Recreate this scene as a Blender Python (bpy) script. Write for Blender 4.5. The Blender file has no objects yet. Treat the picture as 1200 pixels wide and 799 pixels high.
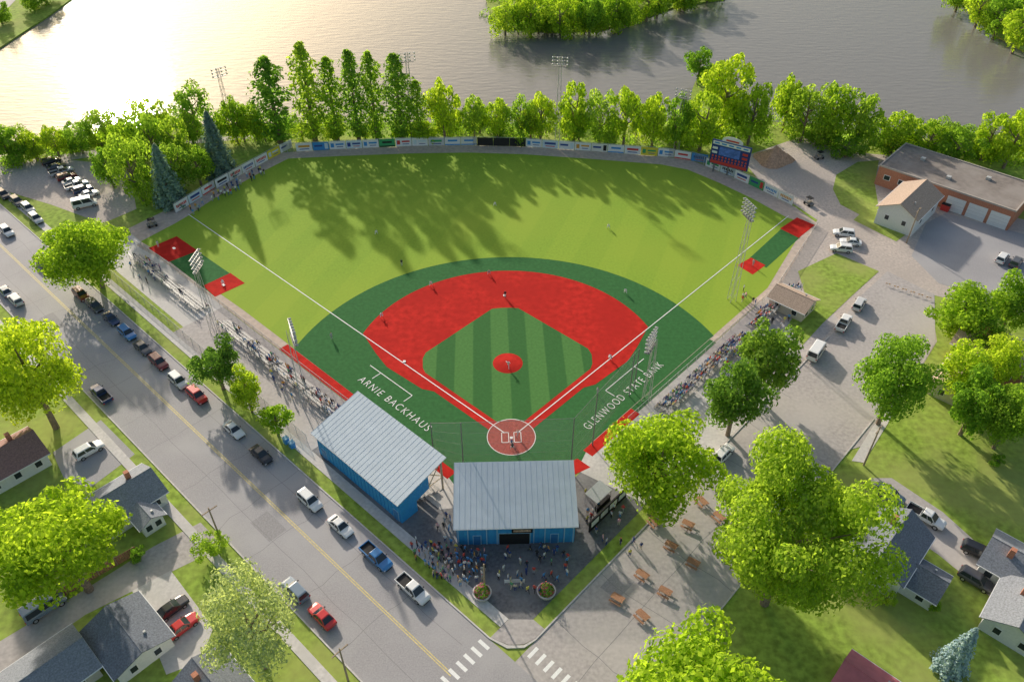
import bpy, bmesh, math, random
from mathutils import Vector, Matrix
R=math.radians
rnd=random.Random(11)
scene=bpy.context.scene; col=scene.collection
F=933.0; H=98.0; TH=math.atan(800/933.0); ct,st=math.cos(TH),math.sin(TH)
# ---------------------------------------------------------------- frames
def G(u,v,z=0.0):
    dv=(v-399.5)/F
    d=Vector(((u-600)/F, ct-dv*st, -st-dv*ct)); t=(z-H)/d.z
    return Vector((d.x*t,d.y*t,z))
O=Vector((-.1,89.6,0)); AN=R(47.1)
DL=Vector((-math.sin(AN),math.cos(AN),0)); DR=Vector((math.cos(AN),math.sin(AN),0))
AL=math.atan2(DL.y,DL.x); AR=math.atan2(DR.y,DR.x)
def P(a,b,z=0.0):
    p=O+a*DL+b*DR; return Vector((p.x,p.y,z))
def AB(u,v,z=0):
    p=G(u,v,z)-O; return p.dot(DL),p.dot(DR)
def ordn(i):
    return str(i)+('th' if 10<=i%100<=20 else {1:'st',2:'nd',3:'rd'}.get(i%10,'th'))
# ---------------------------------------------------------------- mesh builder
class MB:
    def __init__(s): s.v=[];s.f=[];s.m=[]
    def add(s,vs,fs,mi=0):
        n=len(s.v); s.v+=[tuple(v) for v in vs]; s.f+=[tuple(i+n for i in f) for f in fs]; s.m+=[mi]*len(fs); return s
    def box(s,c,d,mi=0,rz=0):
        cx,cy,cz=c; x,y,z=d[0]/2,d[1]/2,d[2]/2; cs,sn=math.cos(rz),math.sin(rz)
        vs=[(cx+i*x*cs-j*y*sn,cy+i*x*sn+j*y*cs,cz+k*z) for k in(-1,1) for i,j in((-1,-1),(1,-1),(1,1),(-1,1))]
        return s.add(vs,[(3,2,1,0),(4,5,6,7),(0,1,5,4),(1,2,6,5),(2,3,7,6),(3,0,4,7)],mi)
    def prism(s,pts,z0,z1,mi=0):
        A=sum(pts[i][0]*pts[(i+1)%len(pts)][1]-pts[(i+1)%len(pts)][0]*pts[i][1] for i in range(len(pts)))
        if A<0: pts=pts[::-1]
        n=len(pts); vs=[(p[0],p[1],z0) for p in pts]+[(p[0],p[1],z1) for p in pts]
        return s.add(vs,[tuple(range(n-1,-1,-1)),tuple(range(n,2*n))]+[(i,(i+1)%n,n+(i+1)%n,n+i) for i in range(n)],mi)
    def tube(s,p,q,r0,r1=None,n=6,mi=0):
        p=Vector(p);q=Vector(q); r1=r0 if r1 is None else r1
        d=(q-p).normalized(); a=d.orthogonal().normalized(); b=d.cross(a)
        vs=[]
        for c,r in((p,r0),(q,r1)):
            for i in range(n):
                t=2*math.pi*i/n; vs.append(c+r*(math.cos(t)*a+math.sin(t)*b))
        return s.add(vs,[(i,(i+1)%n,n+(i+1)%n,n+i) for i in range(n)]+[tuple(range(n-1,-1,-1)),tuple(range(n,2*n))],mi)
    def poly(s,pts,mi=0): return s.add(pts,[tuple(range(len(pts)))],mi)
    def lathe(s,prof,n=14,mi=0,c=(0,0)):
        vs=[];fs=[]
        for r,z in prof:
            for i in range(n):
                t=2*math.pi*i/n; vs.append((c[0]+r*math.cos(t),c[1]+r*math.sin(t),z))
        for k in range(len(prof)-1):
            for i in range(n): fs.append((k*n+i,k*n+(i+1)%n,(k+1)*n+(i+1)%n,(k+1)*n+i))
        fs.append(tuple((len(prof)-1)*n+i for i in range(n)))
        return s.add(vs,fs,mi)
    def mesh(s,name,mats,smooth=False):
        me=bpy.data.meshes.new(name); me.from_pydata(s.v,[],s.f)
        for m in (mats if isinstance(mats,(list,tuple)) else [mats]): me.materials.append(m)
        me.polygons.foreach_set('material_index',s.m)
        if smooth: me.polygons.foreach_set('use_smooth',[True]*len(s.f))
        me.update(); return me
    def build(s,name,mats,parent=None,smooth=False):
        return link(name,s.mesh(name,mats,smooth),parent)
def link(name,me,parent=None):
    o=bpy.data.objects.new(name,me); col.objects.link(o)
    if parent: o.parent=parent
    return o
def tag(o,label=None,cat=None,group=None,kind=None):
    if label:o['label']=label
    if cat:o['category']=cat
    if group:o['group']=group
    if kind:o['kind']=kind
    return o
def thing(name,label,cat,loc=(0,0,0),rz=0,group=None):
    o=bpy.data.objects.new(name,None); col.objects.link(o); o.location=loc; o.rotation_euler=(0,0,rz); o.empty_display_size=.3
    return tag(o,label,cat,group)
def kids(o): return [c for c in o.children]
def dup(root,loc,rz,label,group=None,name=None):
    r=root.copy(); col.objects.link(r); r.location=loc; r.rotation_euler=(0,0,rz); r['label']=label
    if group: r['group']=group
    if name: r.name=name
    for ch in kids(root):
        c=ch.copy(); col.objects.link(c); c.parent=r
        for g in kids(ch):
            d=g.copy(); col.objects.link(d); d.parent=c
    return r
# ---------------------------------------------------------------- materials
MC={}
def lift(c): return tuple(x*2.3/(1+1.6*x) for x in c)
def mat(name,c,rough=.75,var=.18,scale=3.0,metal=0,c2=None,s2=.06,bump=0,spec=.3,coat=0,detail=4,raw=False):
    if name in MC: return MC[name]
    if not raw:
        c=lift(c); c2=lift(c2) if c2 else None
    m=bpy.data.materials.new(name); m.use_nodes=True; nt=m.node_tree; b=nt.nodes['Principled BSDF']
    b.inputs['Roughness'].default_value=rough; b.inputs['Metallic'].default_value=metal
    b.inputs['Specular IOR Level'].default_value=spec; b.inputs['Coat Weight'].default_value=coat
    tc=nt.nodes.new('ShaderNodeTexCoord'); n=nt.nodes.new('ShaderNodeTexNoise'); n.inputs['Scale'].default_value=scale; n.inputs['Detail'].default_value=detail
    nt.links.new(tc.outputs['Object'],n.inputs['Vector'])
    r=nt.nodes.new('ShaderNodeValToRGB'); e=r.color_ramp.elements
    e[0].position=.3;e[1].position=.7
    e[0].color=(*[x*(1-var) for x in c],1); e[1].color=(*[min(1,x*(1+var)) for x in c],1)
    nt.links.new(n.outputs['Fac'],r.inputs['Fac']); out=r.outputs['Color']
    if c2:
        n2=nt.nodes.new('ShaderNodeTexNoise'); n2.inputs['Scale'].default_value=s2; n2.inputs['Detail'].default_value=5
        nt.links.new(tc.outputs['Object'],n2.inputs['Vector'])
        r2=nt.nodes.new('ShaderNodeValToRGB'); r2.color_ramp.elements[0].position=.42; r2.color_ramp.elements[1].position=.62
        nt.links.new(n2.outputs['Fac'],r2.inputs['Fac'])
        mx=nt.nodes.new('ShaderNodeMix'); mx.data_type='RGBA'; mx.inputs[7].default_value=(*c2,1)
        ml=nt.nodes.new('ShaderNodeMath'); ml.operation='MULTIPLY'; ml.inputs[1].default_value=.75
        nt.links.new(r2.outputs['Color'],ml.inputs[0]); nt.links.new(ml.outputs[0],mx.inputs[0]); nt.links.new(out,mx.inputs[6]); out=mx.outputs[2]
    nt.links.new(out,b.inputs['Base Color'])
    if bump:
        bp=nt.nodes.new('ShaderNodeBump'); bp.inputs['Strength'].default_value=bump; bp.inputs['Distance'].default_value=.05
        nt.links.new(n.outputs['Fac'],bp.inputs['Height']); nt.links.new(bp.outputs['Normal'],b.inputs['Normal'])
    MC[name]=m; return m
def striped(name,ca,cb,width,ang,var=.1,c2=None,s2=.05):
    m=mat(name,ca,.85,var,2.0,c2=c2,s2=s2,spec=.1); nt=m.node_tree; b=nt.nodes['Principled BSDF']; src=b.inputs['Base Color'].links[0].from_socket
    tc=nt.nodes.new('ShaderNodeTexCoord'); mp=nt.nodes.new('ShaderNodeMapping'); mp.inputs['Rotation'].default_value=(0,0,ang)
    sx=nt.nodes.new('ShaderNodeSeparateXYZ'); a=nt.nodes.new('ShaderNodeMath'); a.operation='MULTIPLY'; a.inputs[1].default_value=math.pi/width
    s=nt.nodes.new('ShaderNodeMath'); s.operation='SINE'; k=nt.nodes.new('ShaderNodeMath'); k.operation='MULTIPLY_ADD'; k.inputs[1].default_value=4; k.inputs[2].default_value=.5; k.use_clamp=True
    nt.links.new(tc.outputs['Object'],mp.inputs['Vector']); nt.links.new(mp.outputs[0],sx.inputs[0]); nt.links.new(sx.outputs['X'],a.inputs[0]); nt.links.new(a.outputs[0],s.inputs[0]); nt.links.new(s.outputs[0],k.inputs[0])
    mx=nt.nodes.new('ShaderNodeMix'); mx.data_type='RGBA'; mx.blend_type='MULTIPLY'
    la,lb=lift(ca),lift(cb)
    mx.inputs[7].default_value=(*[q/p for p,q in zip(la,lb)],1); nt.links.new(k.outputs[0],mx.inputs[0]); nt.links.new(src,mx.inputs[6]); nt.links.new(mx.outputs[2],b.inputs['Base Color'])
    return m
def leafmat(name,c,trans=.5):
    m=bpy.data.materials.new(name); m.use_nodes=True; nt=m.node_tree
    for n in list(nt.nodes): nt.nodes.remove(n)
    o=nt.nodes.new('ShaderNodeOutputMaterial'); d=nt.nodes.new('ShaderNodeBsdfDiffuse'); t=nt.nodes.new('ShaderNodeBsdfTranslucent'); mx=nt.nodes.new('ShaderNodeMixShader'); mx.inputs[0].default_value=trans
    g=nt.nodes.new('ShaderNodeNewGeometry'); oi=nt.nodes.new('ShaderNodeObjectInfo')
    r=nt.nodes.new('ShaderNodeValToRGB'); e=r.color_ramp.elements
    e[0].color=(c[0]*.6,c[1]*.66,c[2]*.8,1); e[1].color=(c[0]*1.38,c[1]*1.28,c[2]*1.2,1)
    nt.links.new(g.outputs['Random Per Island'],r.inputs['Fac'])
    hs=nt.nodes.new('ShaderNodeHueSaturation'); mr=nt.nodes.new('ShaderNodeMapRange'); mr.inputs[3].default_value=.49; mr.inputs[4].default_value=.522
    mv=nt.nodes.new('ShaderNodeMapRange'); mv.inputs[3].default_value=1.18; mv.inputs[4].default_value=.9
    nt.links.new(oi.outputs['Random'],mr.inputs[0]); nt.links.new(oi.outputs['Random'],mv.inputs[0]); nt.links.new(mr.outputs[0],hs.inputs['Hue']); nt.links.new(mv.outputs[0],hs.inputs['Value'])
    nt.links.new(r.outputs[0],hs.inputs['Color']); nt.links.new(hs.outputs[0],d.inputs[0])
    br=nt.nodes.new('ShaderNodeMix'); br.data_type='RGBA'; br.blend_type='MULTIPLY'; br.inputs[0].default_value=1; br.inputs[7].default_value=(1.5,1.55,.9,1)
    nt.links.new(hs.outputs[0],br.inputs[6]); nt.links.new(br.outputs[2],t.inputs[0])
    nt.links.new(d.outputs[0],mx.inputs[1]); nt.links.new(t.outputs[0],mx.inputs[2]); nt.links.new(mx.outputs[0],o.inputs[0]); return m
def netmat(name,c,op):
    m=bpy.data.materials.new(name); m.use_nodes=True; nt=m.node_tree; b=nt.nodes['Principled BSDF']; b.inputs['Base Color'].default_value=(*c,1); b.inputs['Alpha'].default_value=op; b.inputs['Roughness'].default_value=.8
    return m
GRASS=mat('lawn_grass',(.132,.205,.026),.9,.35,1.0,c2=(.20,.225,.052),s2=.07,spec=.1)
OUTF=striped('outfield_grass',(.138,.23,.019),(.126,.217,.018),6.0,R(20),c2=(.166,.243,.021),s2=.03)
TURF=mat('artificial_turf',(.018,.070,.02),.9,.16,1.5,spec=.1)
INF=striped('infield_turf',(.019,.070,.017),(.036,.105,.024),3.35,R(-2))
RED=mat('red_infield_clay',(.34,.012,.009),.9,.2,.8,c2=(.27,.010,.008),s2=.12,spec=.05)
CLAY=mat('home_plate_clay',(.22,.04,.032),.9,.2,2,spec=.1)
TRACK=mat('warning_track',(.34,.255,.205),.9,.15,1,spec=.1)
ASPH=mat('road_asphalt',(.20,.19,.197),.75,.14,5,c2=(.255,.243,.247),s2=.09,spec=.2)
ASPH2=mat('dark_asphalt',(.07,.07,.076),.7,.3,2,c2=(.13,.127,.128),s2=.15)
LOT=mat('worn_pavement',(.252,.224,.215),.85,.18,1.8,c2=(.315,.282,.264),s2=.08)
GRAV=mat('gravel',(.34,.275,.235),.95,.22,2,c2=(.25,.21,.185),s2=.07)
CONC=mat('concrete',(.42,.385,.365),.85,.14,2,c2=(.35,.33,.31),s2=.2)
WHITE=mat('white_paint',(.8,.8,.78),.5,.04,4)
LINE=mat('white_line_paint',(.8,.8,.78),.7,.06,4)
YEL=mat('yellow_road_paint',(.52,.37,.11),.7,.2,3)
MROOF=mat('grey_metal_roof',(.38,.465,.55),.7,.05,.8,c2=(.34,.42,.50),s2=.3,spec=.12)
ROOFR=mat('roof_rib',(.31,.385,.465),.7,.05,2,spec=.1)
BLUE=mat('blue_metal_siding',(.02,.18,.52),.6,.08,1)
BLUE2=mat('pale_blue_trim',(.16,.36,.62),.6,.06,1)
STEEL=mat('galvanised_steel',(.36,.36,.35),.5,.1,4,metal=.2)
DSTEEL=mat('dark_steel',(.10,.10,.10),.55,.1,4)
ALU=mat('aluminium_plank',(.24,.232,.225),.6,.12,5)
WOODP=mat('pole_wood',(.22,.16,.11),.85,.25,4)
PWOOD=mat('picnic_wood',(.25,.11,.06),.75,.2,5)
GLASS=mat('window_glass',(.03,.04,.05),.08,.1,1,spec=.6,raw=True)
TYRE=mat('tyre_rubber',(.02,.02,.02),.8,.1,5,raw=True)
RIM=mat('wheel_rim',(.4,.4,.41),.35,.05,5,metal=.7)
HEADL=mat('headlight_lens',(.75,.75,.72),.15,.03,5)
TAILL=mat('tail_light_lens',(.4,.02,.02),.25,.05,5)
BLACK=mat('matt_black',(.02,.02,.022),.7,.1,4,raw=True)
BARK=mat('bark',(.13,.095,.07),.9,.3,4,bump=.5)
SH_G=mat('grey_shingle',(.13,.14,.16),.9,.28,5); SH_D=mat('dark_shingle',(.085,.095,.115),.9,.3,5)
SH_B=mat('brown_shingle',(.28,.19,.14),.9,.25,5); SH_R=mat('red_roof_metal',(.42,.085,.10),.6,.1,1); SH_M=mat('maroon_shingle',(.16,.085,.075),.9,.25,5)
BRICK=mat('red_brick',(.34,.11,.065),.85,.22,7); SIDING=mat('white_siding',(.72,.72,.70),.6,.05,3); TAN=mat('tan_siding',(.5,.42,.32),.7,.06,3)
FLATR=mat('flat_tar_roof',(.125,.105,.093),.85,.2,.8,c2=(.18,.155,.14),s2=.15)
# ---------------------------------------------------------------- ground sheets
def sheet(name,pts,z,m):
    A=sum(pts[i][0]*pts[(i+1)%len(pts)][1]-pts[(i+1)%len(pts)][0]*pts[i][1] for i in range(len(pts)))
    if A<0: pts=pts[::-1]
    return tag(MB().poly([(p[0],p[1],z) for p in pts]).build(name,m),kind='structure')
def pxs(l): return [G(*p) for p in l]
def abs_(l): return [P(*p) for p in l]
def slab(name,pts,h,m): return tag(MB().prism([(p[0],p[1]) for p in pts],-.05,h,0).build(name,m),kind='structure')
sheet('ground',[(-2500,-800),(2500,-800),(2500,3500),(-2500,3500)],0,GRASS)
# water
wm=bpy.data.materials.new('river_water'); wm.use_nodes=True; nt=wm.node_tree; b=nt.nodes['Principled BSDF']
b.inputs['Base Color'].default_value=(.205,.195,.18,1); b.inputs['Roughness'].default_value=.08; b.inputs['IOR'].default_value=1.33
tc=nt.nodes.new('ShaderNodeTexCoord'); mp=nt.nodes.new('ShaderNodeMapping'); mp.inputs['Scale'].default_value=(.5,1.5,1); n=nt.nodes.new('ShaderNodeTexNoise'); n.inputs['Scale'].default_value=.42; n.inputs['Detail'].default_value=6
bp=nt.nodes.new('ShaderNodeBump'); bp.inputs['Strength'].default_value=.6; bp.inputs['Distance'].default_value=.2
nt.links.new(tc.outputs['Object'],mp.inputs[0]); nt.links.new(mp.outputs[0],n.inputs['Vector']); nt.links.new(n.outputs['Fac'],bp.inputs['Height']); nt.links.new(bp.outputs[0],b.inputs['Normal'])
bank=[(-420,330),(-200,255),(-60,208),(0,188),(60,168),(130,152),(220,148),(300,146),(400,144),(520,144),(650,146),(760,150),(800,135),(815,95),(838,95),(870,140),(900,142),(960,148),(1060,160),(1130,165),(1200,163),(1320,180),(1500,215)]
wp=pxs(bank)+[(700,420),(700,900),(-900,900)]
sheet('river',wp,.01,wm)
def land(name,px,h=.5):
    return slab(name,pxs(px),h,GRASS)
land('island',[(574,18),(590,34),(640,38),(700,37),(745,26),(790,10),(850,0),(860,-40),(560,-40)])
land('far_bank',[(1112,-10),(1140,18),(1168,44),(1200,62),(1300,82),(1300,-60),(1105,-60)])
land('west_bank',[(0,58),(30,38),(55,22),(85,0),(110,-30),(-100,-60),(-150,90)])
sheet('bank_road',pxs([(-60,62),(0,22),(25,-4),(10,-10),(-80,40)]),.56,LOT)
# roads
sheet('main_street',abs_([(300,-43),(300,-28),(-160,-28),(-160,-43)]),.02,ASPH)
sheet('side_street',abs_([(-26.7,-28),(-42,-28),(-42,62),(-26.7,62)]),.02,LOT)
sheet('side_street_south',abs_([(-26.7,-43),(-42,-43),(-42,-140),(-26.7,-140)]),.02,ASPH)
SEAL=mat('crack_sealant',(.12,.116,.118),.7,.1,3)
PATCH=mat('road_patch',(.165,.157,.161),.8,.15,4)
for bb in(-34.7,-35.0): sheet('road_centre_line',abs_([(300,bb),(300,bb+.14),(-22,bb+.14),(-22,bb)]),.026,YEL)
q=random.Random(3)
def crack(pts,w,z=.0235):
    m=MB()
    for p_,q_ in zip(pts,pts[1:]):
        d=(q_-p_).normalized(); n_=Vector((-d.y,d.x,0))*w/2; m.poly([(x.x,x.y,z) for x in(p_+n_,p_-n_,q_-n_,q_+n_)])
    tag(m.build('road_crack',SEAL),kind='structure')
for i in range(15):
    a=-8+i*9.5+q.uniform(-2,2); crack([P(a+q.uniform(-.5,.5),-43+k*2.5) for k in range(7)],.07)
for b0 in(-38.6,-31.2): crack([P(-20+i*6+q.uniform(-1,1),b0+q.uniform(-.2,.2)) for i in range(34)],.06,.0245)
for i in range(8): crack([P(-26.8-k*2.5,-20+i*10+q.uniform(-.6,.6)) for k in range(7)],.08)
crack([P(-34.3+q.uniform(-.2,.2),-26+i*5) for i in range(17)],.08,.0245)
for a,b_,l,w_ in((12,-39,5,3),(48,-31.6,7,2.6),(83,-40,6,2.8),(-31,-12,3,4),(-38,14,3,6)): sheet('road_patch',abs_([(a,b_),(a+l,b_),(a+l,b_+w_),(a,b_+w_)]),.0218,PATCH)
for i in range(7):
    b0=-28.8-i*1.35; sheet('crosswalk_stripe',abs_([(-23.0,b0),(-21.2,b0),(-21.2,b0-.5),(-23.0,b0-.5)]),.028,LINE)
for i in range(7):
    a0=-27.3-i*1.35; sheet('crosswalk_stripe',abs_([(a0,-26.4),(a0,-24.6),(a0-.5,-24.6),(a0-.5,-26.4)]),.028,LINE)
# gravel yard on the right and asphalt lot
sheet('gravel_yard',pxs([(868,185),(905,172),(940,160),(990,178),(1040,182),(1060,215),(1130,240),(1330,290),(1330,400),(1090,345),(1098,400),(1068,450),(1040,480),(960,520),(860,545),(800,560),(770,500),(845,430),(872,380),(905,330),(945,275),(958,258),(928,238),(890,212)]),.012,GRAV)
sheet('garage_lot',pxs([(1068,300),(1085,262),(1108,250),(1190,272),(1330,310),(1330,390),(1180,355),(1100,332)]),.030,ASPH)
sheet('street_patch',pxs([(1095,345),(1096,402),(1066,452),(1020,520),(880,560),(935,450),(1005,350),(1040,318)]),.034,LOT)
sheet('grass_island',pxs([(980,205),(1005,190),(1030,188),(1025,215),(1030,245),(1008,252),(985,240),(976,222)]),.038,GRASS)
sheet('grass_island',pxs([(1000,258),(1020,240),(1062,275),(1050,283)]),.042,GRASS)
sheet('grass_island',pxs([(935,318),(980,297),(1030,318),(1000,345),(965,378),(940,405),(925,378),(945,350)]),.046,GRASS)
sheet('park_lane',pxs([(0,190),(60,185),(150,195),(160,245),(120,262),(60,240),(0,222)]),.012,GRAV)
sheet('dirt_lane',pxs([(150,268),(208,240),(228,250),(175,282),(160,290)]),.016,TRACK)
sheet('riverside_path',pxs([(0,195),(80,180),(200,165),(300,158),(300,162),(200,171),(80,188),(0,206)]),.015,LOT)
# driveways
sheet('driveway',pxs([(68,545),(62,530),(118,492),(158,532),(105,572),(75,560)]),.014,ASPH)
sheet('alley',pxs([(-40,775),(60,715),(180,640),(235,612),(262,640),(200,670),(100,720),(0,790),(-30,830)]),.014,LOT)
sheet('driveway',pxs([(155,692),(200,668),(250,735),(235,775),(195,790)]),.018,CONC)
sheet('driveway',pxs([(1018,560),(1045,560),(1105,600),(1205,690),(1205,735),(1100,650),(1050,615)]),.014,LOT)
sheet('house_walk',pxs([(1035,480),(1048,484),(1012,542),(998,540)]),.039,CONC)
# pavements
sheet('boulevard_grass',abs_([(220,-28),(220,-25.8),(-18,-25.8),(-20,-28)]),.024,GRASS)
slab('sidewalk',abs_([(220,-25.8),(220,-24.2),(-22,-24.2),(-22,-25.8)]),.10,CONC)
slab('kerb',abs_([(300,-28.0),(300,-27.8),(-22,-27.8),(-24.5,-27.0),(-26,-25.6),(-26.5,-24),(-26.5,60),(-26.7,60),(-26.7,-24),(-26.3,-25.8),(-24.7,-27.4),(-22,-28.0)]),.13,CONC)
slab('kerb',abs_([(300,-43.0),(300,-43.2),(-26,-43.2),(-26,-43.0)]),.13,CONC)
slab('kerb',abs_([(-42.0,-20),(-42.2,-20),(-42.2,45),(-42,45)]),.13,CONC)
slab('sidewalk',abs_([(300,-46.6),(300,-45.2),(-26,-45.2),(-26,-46.6)]),.10,CONC)
slab('sidewalk_corner',abs_([(-22.05,-27.75),(-22.05,-24.2),(-24.5,-22),(-26.45,-22),(-26.45,-24),(-25.9,-25.5),(-24.5,-26.9)]),.10,LOT)
sheet('entrance_plaza',abs_([(22,-24.15),(-24.4,-24.15),(-24.4,16),(-13,16),(-13,-14),(22,-14)]),.022,ASPH2)
sheet('entrance_paving',abs_([(12,-18),(-2,-18),(-10,-8),(-12,2),(-24,4),(-26.4,12),(-26.4,40),(-12,40),(-11,9),(-5,-5),(5,-12)]),.027,CONC)
sheet('stand_apron',abs_([(66,-24.15),(22,-24.15),(22,-13.3),(66,-13.3)]),.018,LOT)
sheet('stand_apron',abs_([(-26,16),(-11.6,16),(-11.6,68),(-20,70),(-26,66)]),.016,LOT)
sheet('bleacher_pad',abs_([(104,-22),(66,-22),(66,-13),(104,-13)]),.018,CONC)
# ------------------------------------------------ the ball field
fence_px=[(206,250),(240,229),(290,201),(331,179),(400,175),(480,171.5),(548,170.5),(614,172),(700,178),(780,184),(812,189),(850,204),(890,222),(932,243)]
FP=[G(*p) for p in fence_px]
sheet('warning_track',[*FP,G(958,262),*abs_([(-11.5,70),(-11.5,-2)]),*abs_([(-2,-13.2),(62,-13.2),(92,-13.5)]),G(160,288)],.0205,TRACK)
inner=[(222,252),(252,232),(300,205),(338,186),(400,183),(480,180),(548,179),(614,181),(700,187),(775,193),(806,199),(842,214),(880,232),(922,255)]
sheet('outfield',pxs([(165,283),(205,262)])+pxs(inner)+[G(945,262)]+abs_([(-10.3,66),(-10.3,4),(4,-11.2),(62,-11.2),(88,-12)]),.0265,OUTF)
c0=(10.4/math.sqrt(2),)*2
def arc(c,r,t0,t1,n): return [(c[0]+r*math.cos(R(t0+(t1-t0)*i/n)),c[1]+r*math.sin(R(t0+(t1-t0)*i/n))) for i in range(n+1)]
tarc=arc(c0,42,-26.3,115,48)
bs=arc((0,0),13.8,262,188,10)
sheet('turf',abs_(tarc+[(-10.3,44),(-10.3,8)]+bs[::-1]+[(8,-11.3)]),.0325,TURF)
sheet('red_track',abs_([(47,-11.3),(47,-13.2),(1.5,-13.2),(1.5,-11.3)]),.038,RED)
sheet('red_track',abs_([(-10.4,19),(-12.3,19),(-12.3,6),(-10.4,6)]),.038,RED)
sheet('turf_strip',abs_([(-10.4,44),(-11.8,44),(-11.8,19),(-10.4,19)]),.038,TURF)
sheet('red_track',abs_([(-10.8,4),(-13.5,4),(-11,-4),(-8.5,-3)]),.036,RED)
mir=lambda l:[(b_,a_) for a_,b_ in l[::-1]]
side=[(3,-1.2),(17.5,-1.2),(19.5,-2.2),(28.5,-2.7),(33,-1.6)]
dirt=side+arc((13.03,13.03),28.96,-26,116,48)+mir(side)
sheet('infield_dirt',abs_(dirt),.044,RED)
sheet('infield_grass',abs_([(3,1),(22.2,1),(23.5,1.6),(25.4,3.3),(26.2,4.8),(26.3,22.6),(25.2,24),(24,25.2),(22.6,26.3),(4.8,26.2),(3.3,25.4),(1.6,23.5),(1,22.2),(1,3)]),.050,INF)
sheet('home_plate_circle',abs_(arc((.2,.2),3.96,0,352.5,47)),.056,CLAY)
rg=MB(); oi_=abs_(arc((.2,.2),4.06,0,360,48)); ii_=abs_(arc((.2,.2),3.94,0,360,48))
for k in range(48): rg.poly([(p.x,p.y,.0605) for p in(oi_[k],oi_[k+1],ii_[k+1],ii_[k])])
tag(rg.build('home_circle_line',LINE),kind='structure')
mo=MB().lathe([(2.75,.05),(2.2,.12),(1.0,.28),(.01,.29)],28); o=mo.build('pitchers_mound',RED,smooth=True); o.location=P(13.03,13.03); tag(o,kind='structure')
def stripe(a0,b0,a1,b1,w=.17,z=.062,name='foul_line'):
    p,q=P(a0,b0),P(a1,b1); d=(q-p).normalized(); nn=Vector((-d.y,d.x,0))*w/2
    sheet(name,[p+nn,q+nn,q-nn,p-nn],z,LINE)
stripe(1.6,.05,102.5,.05); stripe(.05,1.6,.05,94.3,z=.0625)
zz_=.0632
for s in(1,-1):
    for (x0,y0,x1,y1) in((-1.1,.45,1.1,.45),(-1.1,1.6,1.1,1.6),(-1.1,.51,-1.1,1.54),(1.1,.51,1.1,1.54)):
        f=lambda x,y:((x*.707-y*s*.707)+.1,(x*.707+y*s*.707)+.1)
        zz_+=.0006; stripe(*f(x0,y0),*f(x1,y1),w=.12,z=zz_,name='batters_box_line')
for sw in(0,1):
    for q_ in((25,-4.5,31,-4.5),(19.5,-4.5,24.95,-4.5),(19.5,-4.6,19.5,-6.5),(28,-4.6,28,-6.5)):
        q_=q_ if not sw else (q_[1],q_[0],q_[3],q_[2])
        stripe(*q_,w=.14,z=.066,name='coach_box_line')
def bsheet(n,l,m,z): sheet(n,pxs(l),z,m)
bsheet('bullpen_turf',[(198,306),(231,294),(286,332),(252,348)],TURF,.0345)
bsheet('bullpen_clay',[(174,291),(207,277),(232,294),(198,307)],RED,.040)
bsheet('bullpen_clay',[(238,335),(270,320),(287,332),(252,348)],RED,.040)
bsheet('bullpen_turf',[(878,303),(916,268),(938,278),(898,314)],TURF,.0345)
bsheet('bullpen_clay',[(914,268),(934,255),(955,264),(936,279)],RED,.040)
bsheet('bullpen_clay',[(864,311),(880,302),(897,311),(882,322)],RED,.040)
for u,v in((204,291),(262,334)):
    a_,b_=AB(u,v); stripe(a_-.4,b_,a_+.4,b_,w=.5,z=.05,name='bullpen_plate')
for nm,loc,lab in(('base',P(27.2,.4,.06),'white third base bag on the red clay'),('base',P(.4,27.2,.06),'white first base bag on the red clay'),('base',P(27.4,27.4,.06),'white second base bag at the top of the infield')):
    tag(MB().box((0,0,.05),(.5,.5,.1)).build(nm,WHITE),lab,'base').location=loc
hp=MB().prism([(-.25,-.05),(-.25,.3),(.25,.3),(.25,-.05),(0,-.3)],0,.02).build('home_plate',WHITE); hp.location=P(0,0,.057); tag(hp,'white five-sided home plate in the clay circle','home plate')
rb=MB().box((0,0,.01),(.6,.15,.04)).build('pitching_plate',WHITE); rb.location=P(13.03,13.03,.29); tag(rb,'small white pitching plate on the red mound','plate')
def lettering(txt,a0,b0,xd,yd,length,hgt):
    cu=bpy.data.curves.new('t','FONT'); cu.body=txt; cu.size=1.0; cu.space_character=1.25; cu.space_word=1.2; cu.offset=-.012; t=bpy.data.objects.new('t',cu); col.objects.link(t)
    bpy.context.view_layer.update(); me=bpy.data.meshes.new_from_object(t.evaluated_get(bpy.context.evaluated_depsgraph_get())); bpy.data.objects.remove(t)
    xs=[v.co.x for v in me.vertices]; ys=[v.co.y for v in me.vertices]; w=max(xs)-min(xs); h=max(ys)-min(ys)
    p=P(a0,b0,.07)
    for v in me.vertices:
        q=p+xd*((v.co.x-min(xs))/w*length)+yd*((v.co.y-min(ys))/h*hgt); v.co=q
    me.materials.clear(); me.materials.append(LINE); o=link('field_lettering',me); tag(o,kind='structure'); return o
lettering('ARNIE BACKHAUS',29.6,-8.6,-DL,DR,18.2,1.45)
lettering('GLENWOOD STATE BANK',-8.3,10.2,DR,DL,21.8,1.5)
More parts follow.
